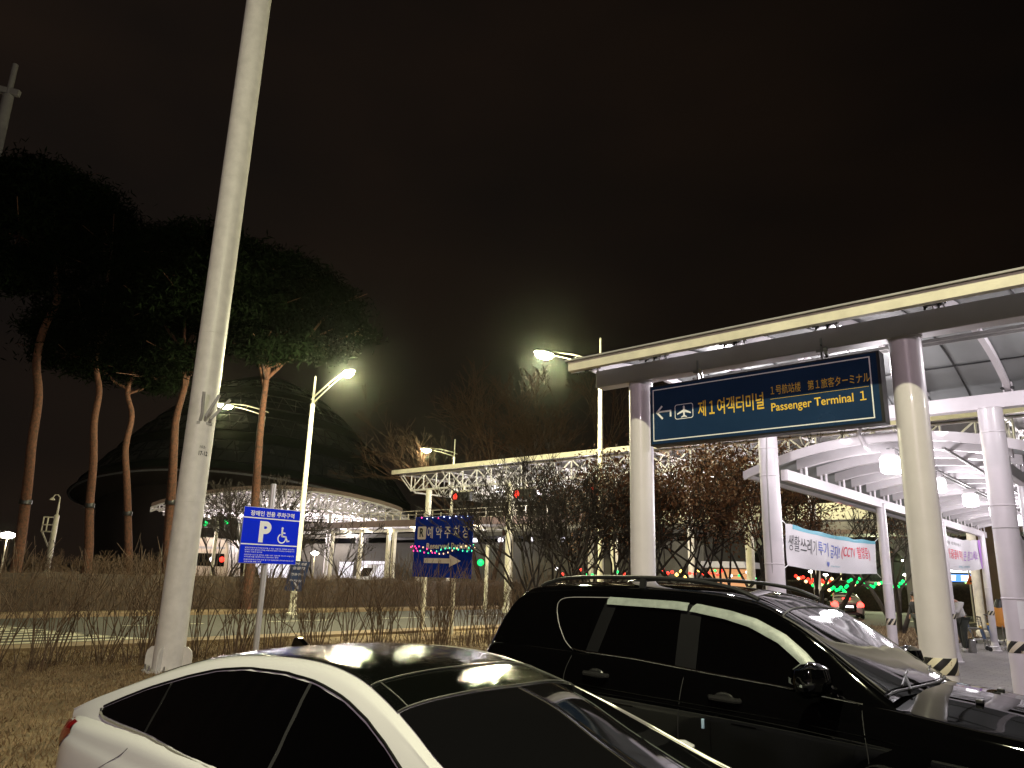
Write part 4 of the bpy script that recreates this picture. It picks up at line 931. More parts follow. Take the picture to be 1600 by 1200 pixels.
    c.patch_top('windscreen', tx(-2.505), tx(-1.42), V0+.005, M['screen_glass'])
    def cross(x, dz=.010, v0=V0): return [c.V(p[0], p[1], p[2]+dz, sd) for sd, vv in ((-1, np.linspace(v0, 1, 14)), (1, np.linspace(1, v0, 14)[1:])) for p in [c.S(tx(x), v) for v in vv]]
    c.tubes('roof_joint', [cross(-2.795), cross(-2.515)], .004, M['joint_grey'])
    ln_ = [[c.V(p[0], p[1], p[2]+.008, sd) for p in [c.S(tx(x), V0+.07) for x in np.linspace(-2.79, -2.52, 6)]] for sd in (-1, 1)]
    c.tubes('roof_joint', ln_, .0035, M['joint_grey'])
    c.tubes('far_edge_highlight', [[c.V(p[0], p[1], p[2]+.006, sd) for p in [c.S(tx(x), .515) for x in np.linspace(-4.9, -1.5, 30)]] for sd in (1,)], .009, M['bright_trim'])  # bright tube added along the far roof edge to draw its highlight
    # fin antenna
    p = c.S(tx(-4.32), .985); o = Vector(c.V(p[0], .0, p[2]))
    MB().prism([(-.12, -.01), (.13, -.02), (.05, .02), (-.01, .05), (-.05, .062), (-.085, .058), (-.10, .03)], (1, 0, 0), (0, 0, 1), o-Vector((0, .018, 0)), (0, 1, 0), .036).build('antenna_fin', M['glass_black'], c.t, world=False, bevel=.006)
    # flank details on the lower body
    c.F = G[:, :32].reshape(-1, 3)
    for side in (-1, 1):
        c.tubes('panel_gap', [c.line([(-4.50, .80), (-4.60, .72), (-4.72, .66), (-4.85, .60)], .001, side), c.line([(-3.26, .785), (-3.27, .4), (-3.25, .1)], .001, side), c.line([(-2.05, .765), (-2.1, .4), (-2.12, .1)], .001, side)], .0018, M['black_plastic'])
        for x in (-4.15, -2.95): 
            m = MB(); w_ = c.W(x, .66); m.obox(c.V(x, w_+.03, .67, side), (1, 0, 0), (0, 1, 0), (0, 0, 1), .11, .012, .014); m.build('door_handle', M['chrome'], c.t, world=False, bevel=.008)
        # tail lamp wrapping the corner
        g = []
        for k in range(15):
            f_ = k/14; x = -5.44-(.36*f_); top = .765-.005*f_; bot = .70-.13*min(1, f_*1.6)
            row = []
            for j in range(7):
                z = bot+(top-bot)*j/6; w_ = c.W(x, z)+.010*math.sin(PI*j/6)+.004; row.append(c.V(x-.012*math.sin(PI*j/6), w_, z, side))
            g.append(row)
        MB().grid(g, side > 0).build('tail_light', M['e_brake'] if lights else M['red_lens'], c.t, world=False, smooth=60)
        MB().lathe([(.001, 0), (.13, 0), (.10, .03), (.001, .035)], c.V(-.22, .62, .5, side), 16, T=Matrix.Rotation(PI/2, 3, 'Y')).build('headlight', M['screen_glass'], c.t, world=False)
        # door mirror
        m = MB(); m.lathe([(.001, -.09), (.06, -.08), (.085, -.02), (.08, .05), (.03, .08), (.001, .085)], (0, 0, 0), 14); m.v = [(a*.8-2.14-c.x0, side*(.96+b*1.2), zq*.8+.86-GZ) for a, b, zq in m.v]; m.build('door_mirror', M[paint], c.t, world=False)
    if lights:
        MB().box(c.V(-5.82, .30, .52), c.V(-5.80, -.30, .64)).build('number_plate', emit('e_plate', (1, 1, 1), 2.5), c.t, world=False)
        MB().box(c.V(-5.22, .22, 1.00), c.V(-5.14, -.22, 1.05)).build('brake_light', M['e_brake'], c.t, world=False)
        for sd in (-1, 1): MB().lathe([(.001, 0), (.16, 0), (.12, .03), (.001, .04)], c.V(-5.80, .66, .70, sd), 16, T=Matrix.Rotation(-PI/2, 3, 'Y')).build('tail_light', M['e_brake'], c.t, world=False)
    return c
def wet_mat(name, base, rough, strength, scale):
    m = bpy.data.materials.new(name); m.use_nodes = True; nt = m.node_tree; b = nt.nodes['Principled BSDF']
    b.inputs['Base Color'].default_value = base+(1,); b.inputs['Roughness'].default_value = rough; b.inputs['Specular IOR Level'].default_value = .5
    tc = N(nt, 'ShaderNodeTexCoord'); mp_ = N(nt, 'ShaderNodeMapping'); mp_.inputs['Scale'].default_value = (1.0, 2.6, 1.0); mp_.inputs['Rotation'].default_value = (0, 0, .35)
    vo = N(nt, 'ShaderNodeTexVoronoi', i_Scale=scale); no = N(nt, 'ShaderNodeTexNoise', i_Scale=scale*.35, i_Detail=6.0, i_Roughness=.7)
    ad = N(nt, 'ShaderNodeMath', operation='MULTIPLY'); bp = N(nt, 'ShaderNodeBump'); bp.inputs['Strength'].default_value = strength; bp.inputs['Distance'].default_value = .004
    k = nt.links.new; k(tc.outputs['Object'], mp_.inputs[0]); k(mp_.outputs[0], vo.inputs['Vector']); k(mp_.outputs[0], no.inputs['Vector']); k(vo.outputs['Distance'], ad.inputs[0]); k(no.outputs[0], ad.inputs[1])
    k(ad.outputs[0], bp.inputs['Height']); k(bp.outputs[0], b.inputs['Normal']); return m
M['wet_glass'] = wet_mat('wet_glass', (.002, .0025, .002), .03, .45, 45)
M['screen_glass'] = mat('screen_glass', (.004, .004, .0045), .05, spec=.8)
M['joint_grey'] = mat('joint_grey', (.07, .07, .06), .6)
M['e_brake'] = emit('e_brake', (1, .04, .03), 9)
sedan = make_sedan('sedan_car', 'white sedan with a wet black glass roof in the foreground')
far = make_sedan('sedan_car', 'silver car with red brake lights glowing, driving away in the distance', None, 'car_silver', x0=-3.4, yc=0, lights=True)
far.t.location = (-15.7, 48.5, GZ); far.t.rotation_euler = (0, 0, math.radians(112)); far.t.scale = (1, 1, 1.12)
far.t.scale = (1, 1, 1)
plight('brake_glow', (-.0, 0, .55), 12, (1, .05, .03), .2); _b = bpy.data.objects['brake_glow']; _b.parent = far.t; _b.location = (-2.9, 0, .6)

# ============ black suv
M['visor'] = mat('visor', (.30, .34, .31), .35, var=.3, vscale=12, bump=.15, bscale=30)
M['pillar_black'] = mat('pillar_black', (.0045, .0045, .005), .5, spec=.25)
c = Car('suv_car', 'black suv with roof rails and pale window visors, parked behind the white sedan', 'car', -2.45, 6.05, GZ)
def st(x, sc_, zs, zcr, ztop, zc, wtop=.85, dx=0):
    wm_ = .955*sc_
    return [(x, .84*sc_, zs), (x, .92*sc_, zs+.06), (x, wm_, .36), (x, wm_*1.0, .60), (x, wm_*.998, zcr-.06), (x, wm_*.985, zcr), (x, wm_*.955, zcr+(ztop-zcr)*.45), (x, wtop*sc_, ztop), (x, wtop*.86*sc_, ztop+(zc-ztop)*.30), (x, wtop*.45*sc_, ztop+(zc-ztop)*.85), (x, 0, zc)]
R_ = [st(-4.93, .55, .35, .70, .74, .75, .8), st(-4.92, .82, .28, .80, .86, .87), st(-4.88, .92, .22, .90, 1.02, 1.03), st(-4.80, .97, .20, .92, 1.15, 1.16), st(-4.5, .995, .16, .925, 1.165, 1.17), st(-4.0, 1, .15, .925, 1.16, 1.16), st(-3.3, 1, .15, .915, 1.15, 1.15), st(-2.6, 1, .15, .90, 1.105, 1.11),
      st(-2.1, 1, .15, .885, 1.07, 1.08), st(-1.75, 1, .15, .87, 1.035, 1.10), st(-1.5, 1, .15, .86, 1.01, 1.125, .86), st(-1.2, 1, .15, .84, .975, 1.105, .86), st(-.9, .995, .16, .82, .945, 1.07, .86), st(-.55, .975, .17, .78, .91, 1.02, .85), st(-.25, .93, .20, .72, .86, .95, .84), st(-.08, .85, .25, .62, .74, .82, .8), st(-.02, .6, .3, .5, .58, .60, .7)]
G = dense(R_, 7, 5); c.F = G[:, :36].reshape(-1, 3)
rw, fw_ = -4.02, -1.17; zc = GZ+.37
c.shell('body', G, M['car_black'], arch_hole(((rw, zc), (fw_, zc)), .45))
for x in (rw, fw_):
    flare(c, x, zc+.02, .42, .60, M['car_black'], .03)
    for sd in (-1, 1): c.wheel(x, .83, .37, .25, sd, M['steel'])
MB().box(c.V(-4.6, .65, GZ+.26), c.V(-.4, -.65, GZ+.42)).build('underbody', M['rubber'], c.t, world=False)
bl = [(-4.83, .80, 1.14), (-4.76, .825, 1.155), (-4.6, .845, 1.163), (-4.3, .85, 1.163), (-3.85, .85, 1.158), (-3.3, .85, 1.148), (-2.85, .85, 1.118), (-2.5, .85, 1.095), (-2.25, .85, 1.08), (-2.05, .85, 1.065), (-1.85, .85, 1.048), (-1.65, .845, 1.03), (-1.42, .835, 1.005)]
rl = [(-4.84, .76, 1.17), (-4.72, .72, 1.40), (-4.56, .68, 1.58), (-4.3, .665, 1.63), (-3.85, .665, 1.655), (-3.3, .665, 1.66), (-2.85, .665, 1.645), (-2.55, .665, 1.615), (-2.30, .665, 1.555), (-2.10, .675, 1.475), (-1.9, .695, 1.355), (-1.68, .725, 1.205), (-1.46, .77, 1.06)]
ct = [(-4.88, 1.17), (-4.80, 1.42), (-4.70, 1.65), (-4.35, 1.70), (-3.85, 1.725), (-3.3, 1.73), (-2.85, 1.715), (-2.6, 1.685), (-2.40, 1.63), (-2.15, 1.525), (-1.9, 1.39), (-1.62, 1.24), (-1.32, 1.10)]
P = []
for (xb, wb, zb), (xr, wr, zr_), (xc, zc_) in zip(bl, rl, ct):
    P.append([(xb, wb, zb), ((xb+xr)/2, (wb+wr)/2+.014, (zb+zr_)/2), (xr*.8+xb*.2, wr+(wb-wr)*.13+.012, zr_-(zr_-zb)*.10), (xr, wr, zr_), (xr*.85+xc*.15, wr*.84, zr_+(zc_-zr_)*.55), (xr*.3+xc*.7, wr*.45, zr_+(zc_-zr_)*.92), (xc, 0, zc_)])
Gh = dense(P, 8, 6); c.set_gh(Gh); c.F = Gh[:, :19].reshape(-1, 3)
c.shell('cabin', Gh, M['car_black'])
zt = interp([-4.12, -4.0, -3.6, -3.0, -2.8, -2.55, -2.36, -2.15, -2.01, -1.9, -1.8, -1.72], [1.555, 1.575, 1.59, 1.583, 1.57, 1.535, 1.49, 1.40, 1.30, 1.20, 1.115, 1.05])
zb = interp([-4.12, -4.05, -3.97, -3.86, -3.6, -3.25, -2.75, -2.37, -2.09, -1.76, -1.6], [1.47, 1.36, 1.25, 1.178, 1.172, 1.163, 1.128, 1.106, 1.088, 1.055, 1.042])
c.patch_side('quarter_window', (-4.11, -3.74), zt, zb, M['glass_black'], .006, 24, 8)
c.patch_side('door_pillar', (-3.74, -3.62), zt, zb, M['pillar_black'], .008, 4, 6, xt=lambda x, f: .10*(f-.5)*-0+.12*f)
c.patch_side('side_window', (-3.60, -2.93), zt, zb, M['glass_black'], .006, 24, 6)
c.patch_side('door_pillar', (-2.93, -2.76), zt, zb, M['pillar_black'], .008, 4, 6)
c.patch_side('side_window', (-2.74, -1.86), zt, zb, M['glass_black'], .006, 30, 6)
c.patch_side('mirror_triangle', (-1.86, -1.70), zt, zb, M['pillar_black'], .006, 8, 3)
for side in (-1, 1):
    c.tubes('chrome_trim', [c.line([(x, zb(x)-.010) for x in np.linspace(-3.88, -1.62, 22)], .008, side, 2)], .009, M['chrome'])
    c.tubes('chrome_trim', [c.line([(-3.60, zt(-3.6)+.004), (-4.0, zt(-4)+.004), (-4.11, 1.545), (-4.115, 1.47), (-4.06, 1.355), (-3.97, 1.24), (-3.87, 1.168)], .006, side, 5)], .0036, M['dark_chrome'] if 'dark_chrome' in M else M['grey_paint'])
    for a, b, ex in ((-3.60, -2.87, 0), (-2.83, -1.93, 1)):           # rain visors
        g = []
        for x in np.linspace(a, b, 26):
            zz = zt(x)+.010; hh = .058; g.append([c.V(x+(.02*ex), c.W(x, zz)+.006, zz, side), c.V(x, c.W(x, zz-hh*.4)+.026, zz-hh*.35, side), c.V(x-.02*ex, c.W(x, zz-hh)+.030, zz-hh, side)])
        MB().grid(g, side < 0).build('rain_visor', M['visor'], c.t, world=False, smooth=60)
    # roof rail on three feet
    RR = [(-4.40, 1.665), (-4.30, 1.70), (-4.12, 1.737), (-3.8, 1.755), (-3.3, 1.762), (-2.95, 1.752), (-2.75, 1.735), (-2.55, 1.70), (-2.42, 1.655), (-2.36, 1.63)]
    rp = [cr(np.array(RR[max(i-1, 0)]), np.array(RR[i]), np.array(RR[i+1]), np.array(RR[min(i+2, 9)]), k/4) for i in range(9) for k in range(4)]+[np.array(RR[-1])]
    m = MB(); m.tube([c.V(p[0], .615, p[1], side) for p in rp], .017, 8)
    for x in (-3.35,): m.bar(c.V(x, .615, 1.64, side), c.V(x+.02, .615, 1.755, side), .03, .05)
    m.build('roof_rail', M['rail_metal'] if 'rail_metal' in M else M['dark_metal'], c.t, world=False)
tx = lambda x: float(np.interp(x, [p[3][0]*.4+p[6][0]*.6 for p in P], np.linspace(0, 1, len(P))))
V0 = .53
c.patch_top('windscreen', tx(-2.21), tx(-1.46), V0, M['suv_screen'] if 'suv_screen' in M else M['screen_glass'], .006)
c.patch_top('rear_screen', tx(-4.80), tx(-4.68), V0+.04, M['glass_black'], .004)
def cross(x, dz=.010, v0=V0): return [c.V(p[0], p[1], p[2]+dz, sd) for sd, vv in ((-1, np.linspace(v0, 1, 14)), (1, np.linspace(1, v0, 14)[1:])) for p in [c.S(tx(x), v) for v in vv]]
sides_ = [[c.V(p[0], p[1], p[2]+.008, sd) for p in [c.S(tx(x), V0) for x in np.linspace(-2.21, -1.46, 14)]] for sd in (-1, 1)]
c.tubes('windscreen_trim', [cross(-2.215)]+sides_, .006, M['joint_grey'])
# cowl, wipers, washer jets
m = MB(); m.tube(cross(-1.44, .000), .010, 6); m.build('cowl', M['black_plastic'], c.t, world=False)
for w0, w1 in ((-.52, .05), (.12, .62)):
    a, b = c.S(tx(-1.40), 1-abs(w0)*.55), c.S(tx(-1.52), 1-abs(w1)*.55)
    pa, pb = Vector(c.V(-1.42, 0, 1.0)), None
    A = Vector((-1.47-c.x0, w0, 1.165-GZ-.06*abs(w0))); B = Vector((-1.56-c.x0, w1, 1.21-GZ-.06*abs(w1)))
    m = MB(); m.tube([A, A.lerp(B, .5)+Vector((0, 0, .012)), B], .008, 6); m.tube([A+Vector((.05, 0, -.02)), A.lerp(B, .4)+Vector((0, 0, .018))], .009, 6); m.build('wiper', M['black_plastic'], c.t, world=False)
for w_ in (-.42, .30):
    m = MB(); m.obox((-1.06-c.x0, w_, 1.088-GZ-.02*abs(w_)), (1, 0, 0), (0, 1, 0), (0, 0, 1), .022, .02, .012); m.build('washer_jet', M['black_plastic'], c.t, world=False, bevel=.006)
# flank: handles, gaps, swage line, door guard
c.F = G[:, :37].reshape(-1, 3)
for side in (-1, 1):
    for x, z in ((-3.58, 1.015), (-2.50, .965)):
        w_ = c.W(x, z); m = MB()
        m.tube([c.V(x-.12, w_+.008, z+.004, side), c.V(x-.10, w_+.04, z+.004, side), c.V(x+.08, w_+.042, z, side), c.V(x+.11, w_+.008, z-.002, side)], [.016, .019, .019, .016], 8)
        m.lathe([(.001, .004), (.05, .003), (.055, -.005)], c.V(x-.02, w_-.002, z-.012, side), 14, T=Matrix.Rotation(PI/2*side*-1, 3, 'X') @ Matrix.Scale(1.5, 3, Vector((1, 0, 0)))); m.build('door_handle', M['handle_metal'], c.t, world=False)
    c.tubes('panel_gap', [c.line([(-3.86, 1.14), (-3.90, .95), (-3.80, .70), (-3.62, .45)], .0005, side), c.line([(-2.84, 1.10), (-2.86, .7), (-2.84, .2)], .0005, side), c.line([(-1.62, 1.0), (-1.58, .7), (-1.62, .25)], .0005, side)], .003, M['rubber'])
    c.tubes('swage_line', [c.line([(-4.5, .93), (-3.69, .925), (-2.28, .895), (-1.62, .865), (-1.36, .84)], -.004, side)], .009, M['car_black'])
    # mirror
    m = MB(); m.lathe([(.001, -.105), (.05, -.10), (.10, -.06), (.115, 0), (.10, .07), (.05, .10), (.001, .105)], (0, 0, 0), 18)
    sh = []
    for a, b, zq in m.v:
        k_ = 1.0 if a < 0 else 1.25; sh.append((a*k_*.94-1.85-c.x0, side*(1.10+b*1.25), zq*.98+1.165-GZ+(.012 if a > 0 else 0)))
    m.v = sh; mo = m.build('door_mirror', M['car_black'], c.t, world=False)
    m = MB(); m.bar((-1.80-c.x0, side*.86, 1.085-GZ), (-1.80-c.x0, side*1.05, 1.115-GZ), .14, .05); m.build('mirror_foot', M['car_black'], c.t, world=False, bevel=.012)
    g = [[(-1.955-c.x0+.11*i/8, side*(1.10+.135*math.sin(PI*(.15+.33*i/8))+.004), 1.150-GZ+.035*j*(1-.6*i/8)-.012*i/8) for i in range(9)] for j in (0, 1)]
    MB().grid(g, side > 0).build('indicator', M['visor'], mo, world=False)
    # lamps
    g = [[c.V(-4.72-.16*i/8, c.W(-4.72-.16*i/8, .90+.17*j/5)+.006+.012*math.sin(PI*j/5), .90+.17*j/5, side) for j in range(6)] for i in range(9)]
    MB().grid(g, side > 0).build('tail_light', M['red_lens'], c.t, world=False, smooth=60)
    g = [[c.V(-.50+.36*i/8, c.W(-.50+.36*i/8, .66+.14*j/5)+.005, .66+.14*j/5, side) for j in range(6)] for i in range(9)]
    MB().grid(g, side < 0).build('headlight', M['screen_glass'], c.t, world=False, smooth=60)
MB().obox(c.V(-2.66, c.W(-2.66, .80)+.008, .79, -1), (1, 0, 0), (0, 1, 0), (0, 0, 1), .010, .008, .032).build('door_guard', mat('guard_blue', (.35, .5, .65), .4), c.t, world=False, bevel=.004)
g = [[(-.95-c.x0, -.45, 0), (-.95-c.x0, .45, 0)]]
# ------------------------------------------------------------------ large domed building far left
M['dome_shell'] = mat('dome_shell', (.018, .030, .017), .55, var=.3, vscale=.05)
M['dome_glass'] = mat('dome_glass', (.09, .10, .095), .25, var=.4, vscale=.12)
M['dome_rib'] = mat('dome_rib', (.02, .024, .022), .5)
dc = D(402, 740, 120); dc.z = GZ; A_, ZR, HH = 25.5, 14.0, 18.5
t = thing('domed_building', 'huge dark domed building with triangulated glass bands behind the pine trees', 'building', dc)
def dome(r_, a, off=0): 
    rr = r_*A_; q = Vector((rr*math.cos(a), rr*math.sin(a), 0)); s = q.dot(RT)/A_; return dc+q+Vector((0, 0, ZR-GZ+HH*(1-r_**1.65)+off-3.0*s*s))
NA = 96
g = [[dome(r_, 2*PI*j/NA) for j in range(NA+1)] for r_ in list(np.linspace(.02, 1, 24))]
sh = MB().grid(g).build('shell', M['dome_shell'], t, smooth=60)
g = [[dome(1, 2*PI*j/NA)*k+dc*(1-k)+Vector((0, 0, (ZR-GZ)*(1-k)+dz)) for j in range(NA+1)] for k, dz in ((1.0, 0), (1.02, -.3), (.93, -1.6), (.86, -1.8))]
MB().grid(g).build('rim', mat('rim_brown', (.05, .034, .025), .7), t)
g = [[dc+Vector((A_*.86*math.cos(2*PI*j/NA), A_*.86*math.sin(2*PI*j/NA), z-GZ)) for j in range(NA+1)] for z in (GZ, ZR-1.7)]
MB().grid(g).build('drum_wall', mat('drum_brown', (.035, .022, .016), .8, var=.3, vscale=.2), t)
for bi, (r0, r1) in enumerate(((.97, .86), (.80, .69), (.62, .50), (.42, .30))):
    g = [[dome(r_, 2*PI*j/NA, .12) for j in range(NA+1)] for r_ in np.linspace(r0, r1, 4)]
    bd = MB().grid(g, True).build('glass_band', M['dome_glass'], t, smooth=60)
    W = Wood(); n = int(46*(r0+r1)/2)+14
    for k in range(n*2):
        a0, a1 = 2*PI*k/(2*n), 2*PI*(k+1)/(2*n); p, q = (r0, r1) if k % 2 else (r1, r0)
        W.seg(dome(p, a0, .2), dome(q, a1, .2), .08, .08); W.seg(dome(r0, a0, .2), dome(r0, a1, .2), .16, .16); W.seg(dome(r1, a0, .2), dome(r1, a1, .2), .16, .16)
        W.seg(dome((r0+r1)/2, a0, .2), dome((r0+r1)/2, a1, .2), .07, .07)
    W.build('lattice', M['dome_rib'], bd, n=4)
W = Wood()
for k in range(NA): W.seg(dome(1.01, 2*PI*k/NA, -.2), dome(1.01, 2*PI*(k+1)/NA, -.2), .16, .16)
W.build('gutter_pipe', M['grey_paint'], t, n=5)
# ------------------------------------------------------------------ space-frame helpers
def truss(name, m_, parent, p, q, depth, n, r, width=0, side=(0, 1, 0)):
    """planar or boxed lattice girder from p to q"""
    W = Wood(); p, q = Vector(p), Vector(q); s = Vector(side); dn = Vector((0, 0, -depth))
    for o in ((-.5, .5) if width else (0,)):
        O = s*width*o; pts = [p.lerp(q, i/n)+O for i in range(n+1)]
        for i in range(n):
            W.seg(pts[i], pts[i+1], r*1.3, r*1.3)
            if 0 < i: W.seg(pts[i]+dn, pts[i+1]+dn if i+1 < n else pts[i+1], r*1.3, r*1.3); W.seg(pts[i], pts[i]+dn, r*.8, r*.8)
            if i % 2: W.seg(pts[i]+dn, pts[i+1], r*.7, r*.7)
            else: W.seg(pts[i], (pts[i+1]+dn) if i+1 < n else pts[i+1], r*.7, r*.7)
            W.seg(pts[i]+dn if i else pts[i], pts[i+1], r*.6, r*.6)
    if width:
        for i in range(n+1):
            a, b = p.lerp(q, i/n)-s*width/2, p.lerp(q, i/n)+s*width/2; W.seg(a, b, r, r)
            if 0 < i < n: W.seg(a+dn, b+dn, r, r); W.seg(a, b+dn, r*.7, r*.7)
    return W.build(name, m_, parent, n=6)
M['dark_sheet'] = mat('dark_sheet', (.07, .065, .06), .7)
# ------------------------------------------------------------------ big toll roof, fascia along y = 28.8
t = thing('toll_roof', 'long flat toll gate roof with a pale fascia and white lattice girders behind the trees', 'canopy', (-20, 31, GZ))
MB().box((-35.1, 28.70, 7.42), (4, 28.85, 7.66)).build('fascia', M['cream_paint'], t)
MB().box((-35.1, 28.85, 7.5), (4, 37.2, 7.62)).build('roof_slab', M['dark_sheet'], t)
MB().box((-35.1, 37.2, 7.42), (4, 37.35, 7.66)).build('fascia', M['cream_paint'], t)
for y in (29.3, 32.0, 34.6, 36.8): truss('girder', M['white_paint'], t, (-35.0, y, 7.40), (4, y, 7.40), .95, 36, .05)
for x in np.linspace(-34.4, 3, 12): truss('cross_girder', M['white_paint'], t, (x, 29.0, 7.38), (x, 37.0, 7.38), .95, 8, .04)
for x in (-32.3, -26.0, -19.5, -13, -6.5, 0):
    for y in (29.3, 36.6): MB().lathe([(.24, 0), (.24, .2), (.17, .25), (.17, 6.5)], (x, y, GZ), 16).build('column', M['cream_paint'], t)
for x in (-28.6, -22.4, -16, -9.5, -3):
    fl = MB().box((x-.25, 31.2, 6.35), (x+.25, 31.5, 6.5)).build('floodlight', M['grey_paint'], t)
    MB().box((x-.22, 31.22, 6.33), (x+.22, 31.48, 6.349)).build('diffuser', M['e_white'], fl)
    plight('floodlight_light', (x, 31.35, 6.2), 550, WHT, .2, t)
    plight('floodlight_light', (x+1, 33.5, 6.2), 380, WHT, .2, t)
for i, (u, v) in enumerate(((712, 776), (808, 772), (928, 763))):
    p = PL(u, v, 1, 28.9); t2 = thing('lane_signal', ['red lane signal at the left end of the toll roof', 'middle red lane signal of the toll roof', 'red lane signal of the toll roof nearest the first canopy column'][i], 'signal', p, group='red lane signals hung from the toll roof')
    MB().box((p.x-.25, 28.92, p.z-.24), (p.x+1.05, 29.15, p.z+.24)).build('housing', M['black_plastic'], t2, bevel=.03)
    m = MB(); T = Matrix.Rotation(PI/2, 3, 'X'); m.lathe([(.001, .03), (.15, .02), (.2, 0), (.2, -.03)], (p.x, 28.91, p.z), 20, T); m.build('red_lamp', M['e_red'], t2)
    m = MB(); m.lathe([(.21, .0), (.23, .12), (.22, .12), (.20, 0)], (p.x, 28.91, p.z), 20, T); m.lathe([(.14, -.01), (.19, 0), (.2, .10), (.21, 0)], (p.x+.72, 28.91, p.z), 20, T); m.build('visor', M['black_plastic'], t2)
    m = MB(); m.box((p.x-.3, 29.0, p.z+.26), (p.x+1.15, 29.08, p.z+.34)); m.box((p.x+.45, 29.0, p.z+.34), (p.x+.53, 29.08, 6.42)); m.build('bracket', M['cream_paint'], t2)
# ------------------------------------------------------------------ two level walkway with railing, roof edge and downlights (far left of centre)
YW = 33.0
def SW(u, v): return PL(u, v, 1, YW)
a, b = SW(472, 828), SW(655, 806); zt = (a.z+b.z)/2
t = thing('elevated_walkway', 'elevated walkway with a railing on top, round downlights and thin white columns', 'walkway', ((a.x+b.x)/2, YW+2, GZ))
xe, x9 = a.x-.6, -22.0
MB().prism([(xe-1.5, .2), (xe, 0), (x9, 0), (x9, 3.4), (xe+2, 3.4)], (1, 0, 0), (0, 1, 0), (0, YW, zt-.10), (0, 0, 1), .12).build('deck', M['brown_paint'], t)
MB().box((xe, YW-.06, zt-.32), (x9, YW-.003, zt+.12)).build('fascia', M['brown_paint'], t)
MB().box((xe, YW+.5, zt-.62), (x9, YW+.65, zt-.42)).build('beam', M['white_paint'], t)
m = MB()
for k in range(30): m.box((xe+.4+k*.62, YW+.1, zt-.24), (xe+.6+k*.62, YW+3.3, zt-.12))
m.build('soffit_slats', M['white_paint'], t)
xx = xe+.8; cols = []
for u in (508, 553, 605, 596, 645):
    x = SW(u, 860).x; MB().box((x-.11, YW+.45, GZ), (x+.11, YW+.67, zt-.42)).build('column', M['cream_paint'], t)
for i, u in enumerate((533, 565, 602, 642, 690, 740)):
    x = SW(u, 820).x; dl = MB().lathe([(.3, .06), (.3, .0), (.24, -.02)], (x, YW+.25, zt-.32), 16).build('downlight', M['white_paint'], t)
    MB().lathe([(.001, -.06), (.2, -.05), (.25, -.01), (.001, -.01)], (x, YW+.25, zt-.34), 16).build('diffuser', M['e_warm'], dl)
    plight('downlight_light', (x, YW+.9, zt-.75), 70, WHT, .2, t)
rl_ = MB(); n = int((x9-xe)/.8)
for k in range(n): rl_.box((xe+1.2+k*.8, YW+.4, zt+.02), (xe+1.25+k*.8, YW+.45, zt+(.75 if k % 2 else .55)))
rl_.box((xe+1.2, YW+.4, zt+.70), (x9, YW+.44, zt+.74)); rl_.box((xe+1.2, YW+.4, zt+.45), (x9, YW+.44, zt+.48)); rl_.build('railing', M['cream_paint'], t)
# lit walls and screens behind the walkway
M['wall_grey'] = mat('wall_grey', (.065, .06, .045), .8, var=.3, vscale=.8); M['wall_white'] = mat('wall_white', (.75, .73, .74), .7, var=.25, vscale=1.5)
a, b = PL(470, 880, 1, 38), PL(655, 880, 1, 38)
t = thing('terminal_building', 'low pale building with dark glazing behind the elevated walkway', 'building', ((a.x+b.x)/2, 39, GZ))
MB().box((a.x-8, 38, GZ), (-19.5, 44, 4.6)).build('wall', M['wall_grey'], t)
MB().box((a.x-8, 37.9, 3.9), (-19.5, 37.997, 4.3)).build('glazing', M['glass_black'], t)
for u0, u1, v0, v1 in ((528, 548, 878, 908), (560, 598, 877, 906)):
    p, q = PL(u0, v1, 1, 37.6), PL(u1, v0, 1, 37.6); MB().box((p.x, 37.6, max(GZ, p.z)), (q.x, 37.9, q.z)).build('lit_panel', M['e_panel'] if 'e_panel' in M else M['wall_white'], t)
plight('wall_light', (-38, 36.3, 3.6), 70, WHT, .3, t); plight('wall_light', (-33, 36.3, 3.6), 80, WHT, .3, t); plight('wall_light', (-28, 36, 3.6), 50, WARM, .3, t)
a, b = PL(562, 872, 1, 36.5), PL(604, 850, 1, 36.5)
t = thing('parked_van', 'white van front lit by the walkway lamps', 'van', ((a.x+b.x)/2, 36.5, GZ))
xm, zz = (a.x+b.x)/2, 0
m = MB(); m.grid([[(xm-1.0+2.0*i/10, 35.2+.35*(abs(i-5)/5)**2+dy, z) for i in range(11)] for dy, z in ((0, .35), (0, 1.05), (.15, 1.3), (.7, 2.0), (1.0, 2.2), (2.5, 2.3), (4.2, 2.25), (4.4, .35))]); m.box((xm-1.0, 35.6, .3), (xm+1.0, 39.3, 1.3)); m.build('body', M['car_white'], t)
m = MB(); m.grid([[(xm-.82+1.64*i/8, 35.34+.2*(abs(i-4)/4)**2+dy, z) for i in range(9)] for dy, z in ((.03, 1.33), (.48, 1.95))]); m.build('windscreen', M['glass_black'], t)
for sx_ in (-.75, .75): MB().lathe([(.001, .02), (.14, .0), (.15, -.05)], (xm+sx_, 35.32, .85), 12, Matrix.Rotation(PI/2, 3, 'X')).build('headlight', M['sign_white'], t)
for sx_ in (-.95, .95):
    for yy_ in (36, 38.5): MB().lathe([(.001, -.1), (.33, -.1), (.33, .1), (.001, .1)], (xm+sx_, yy_, .25), 18, Matrix.Rotation(PI/2, 3, 'Y')).build('wheel', M['rubber'], t)
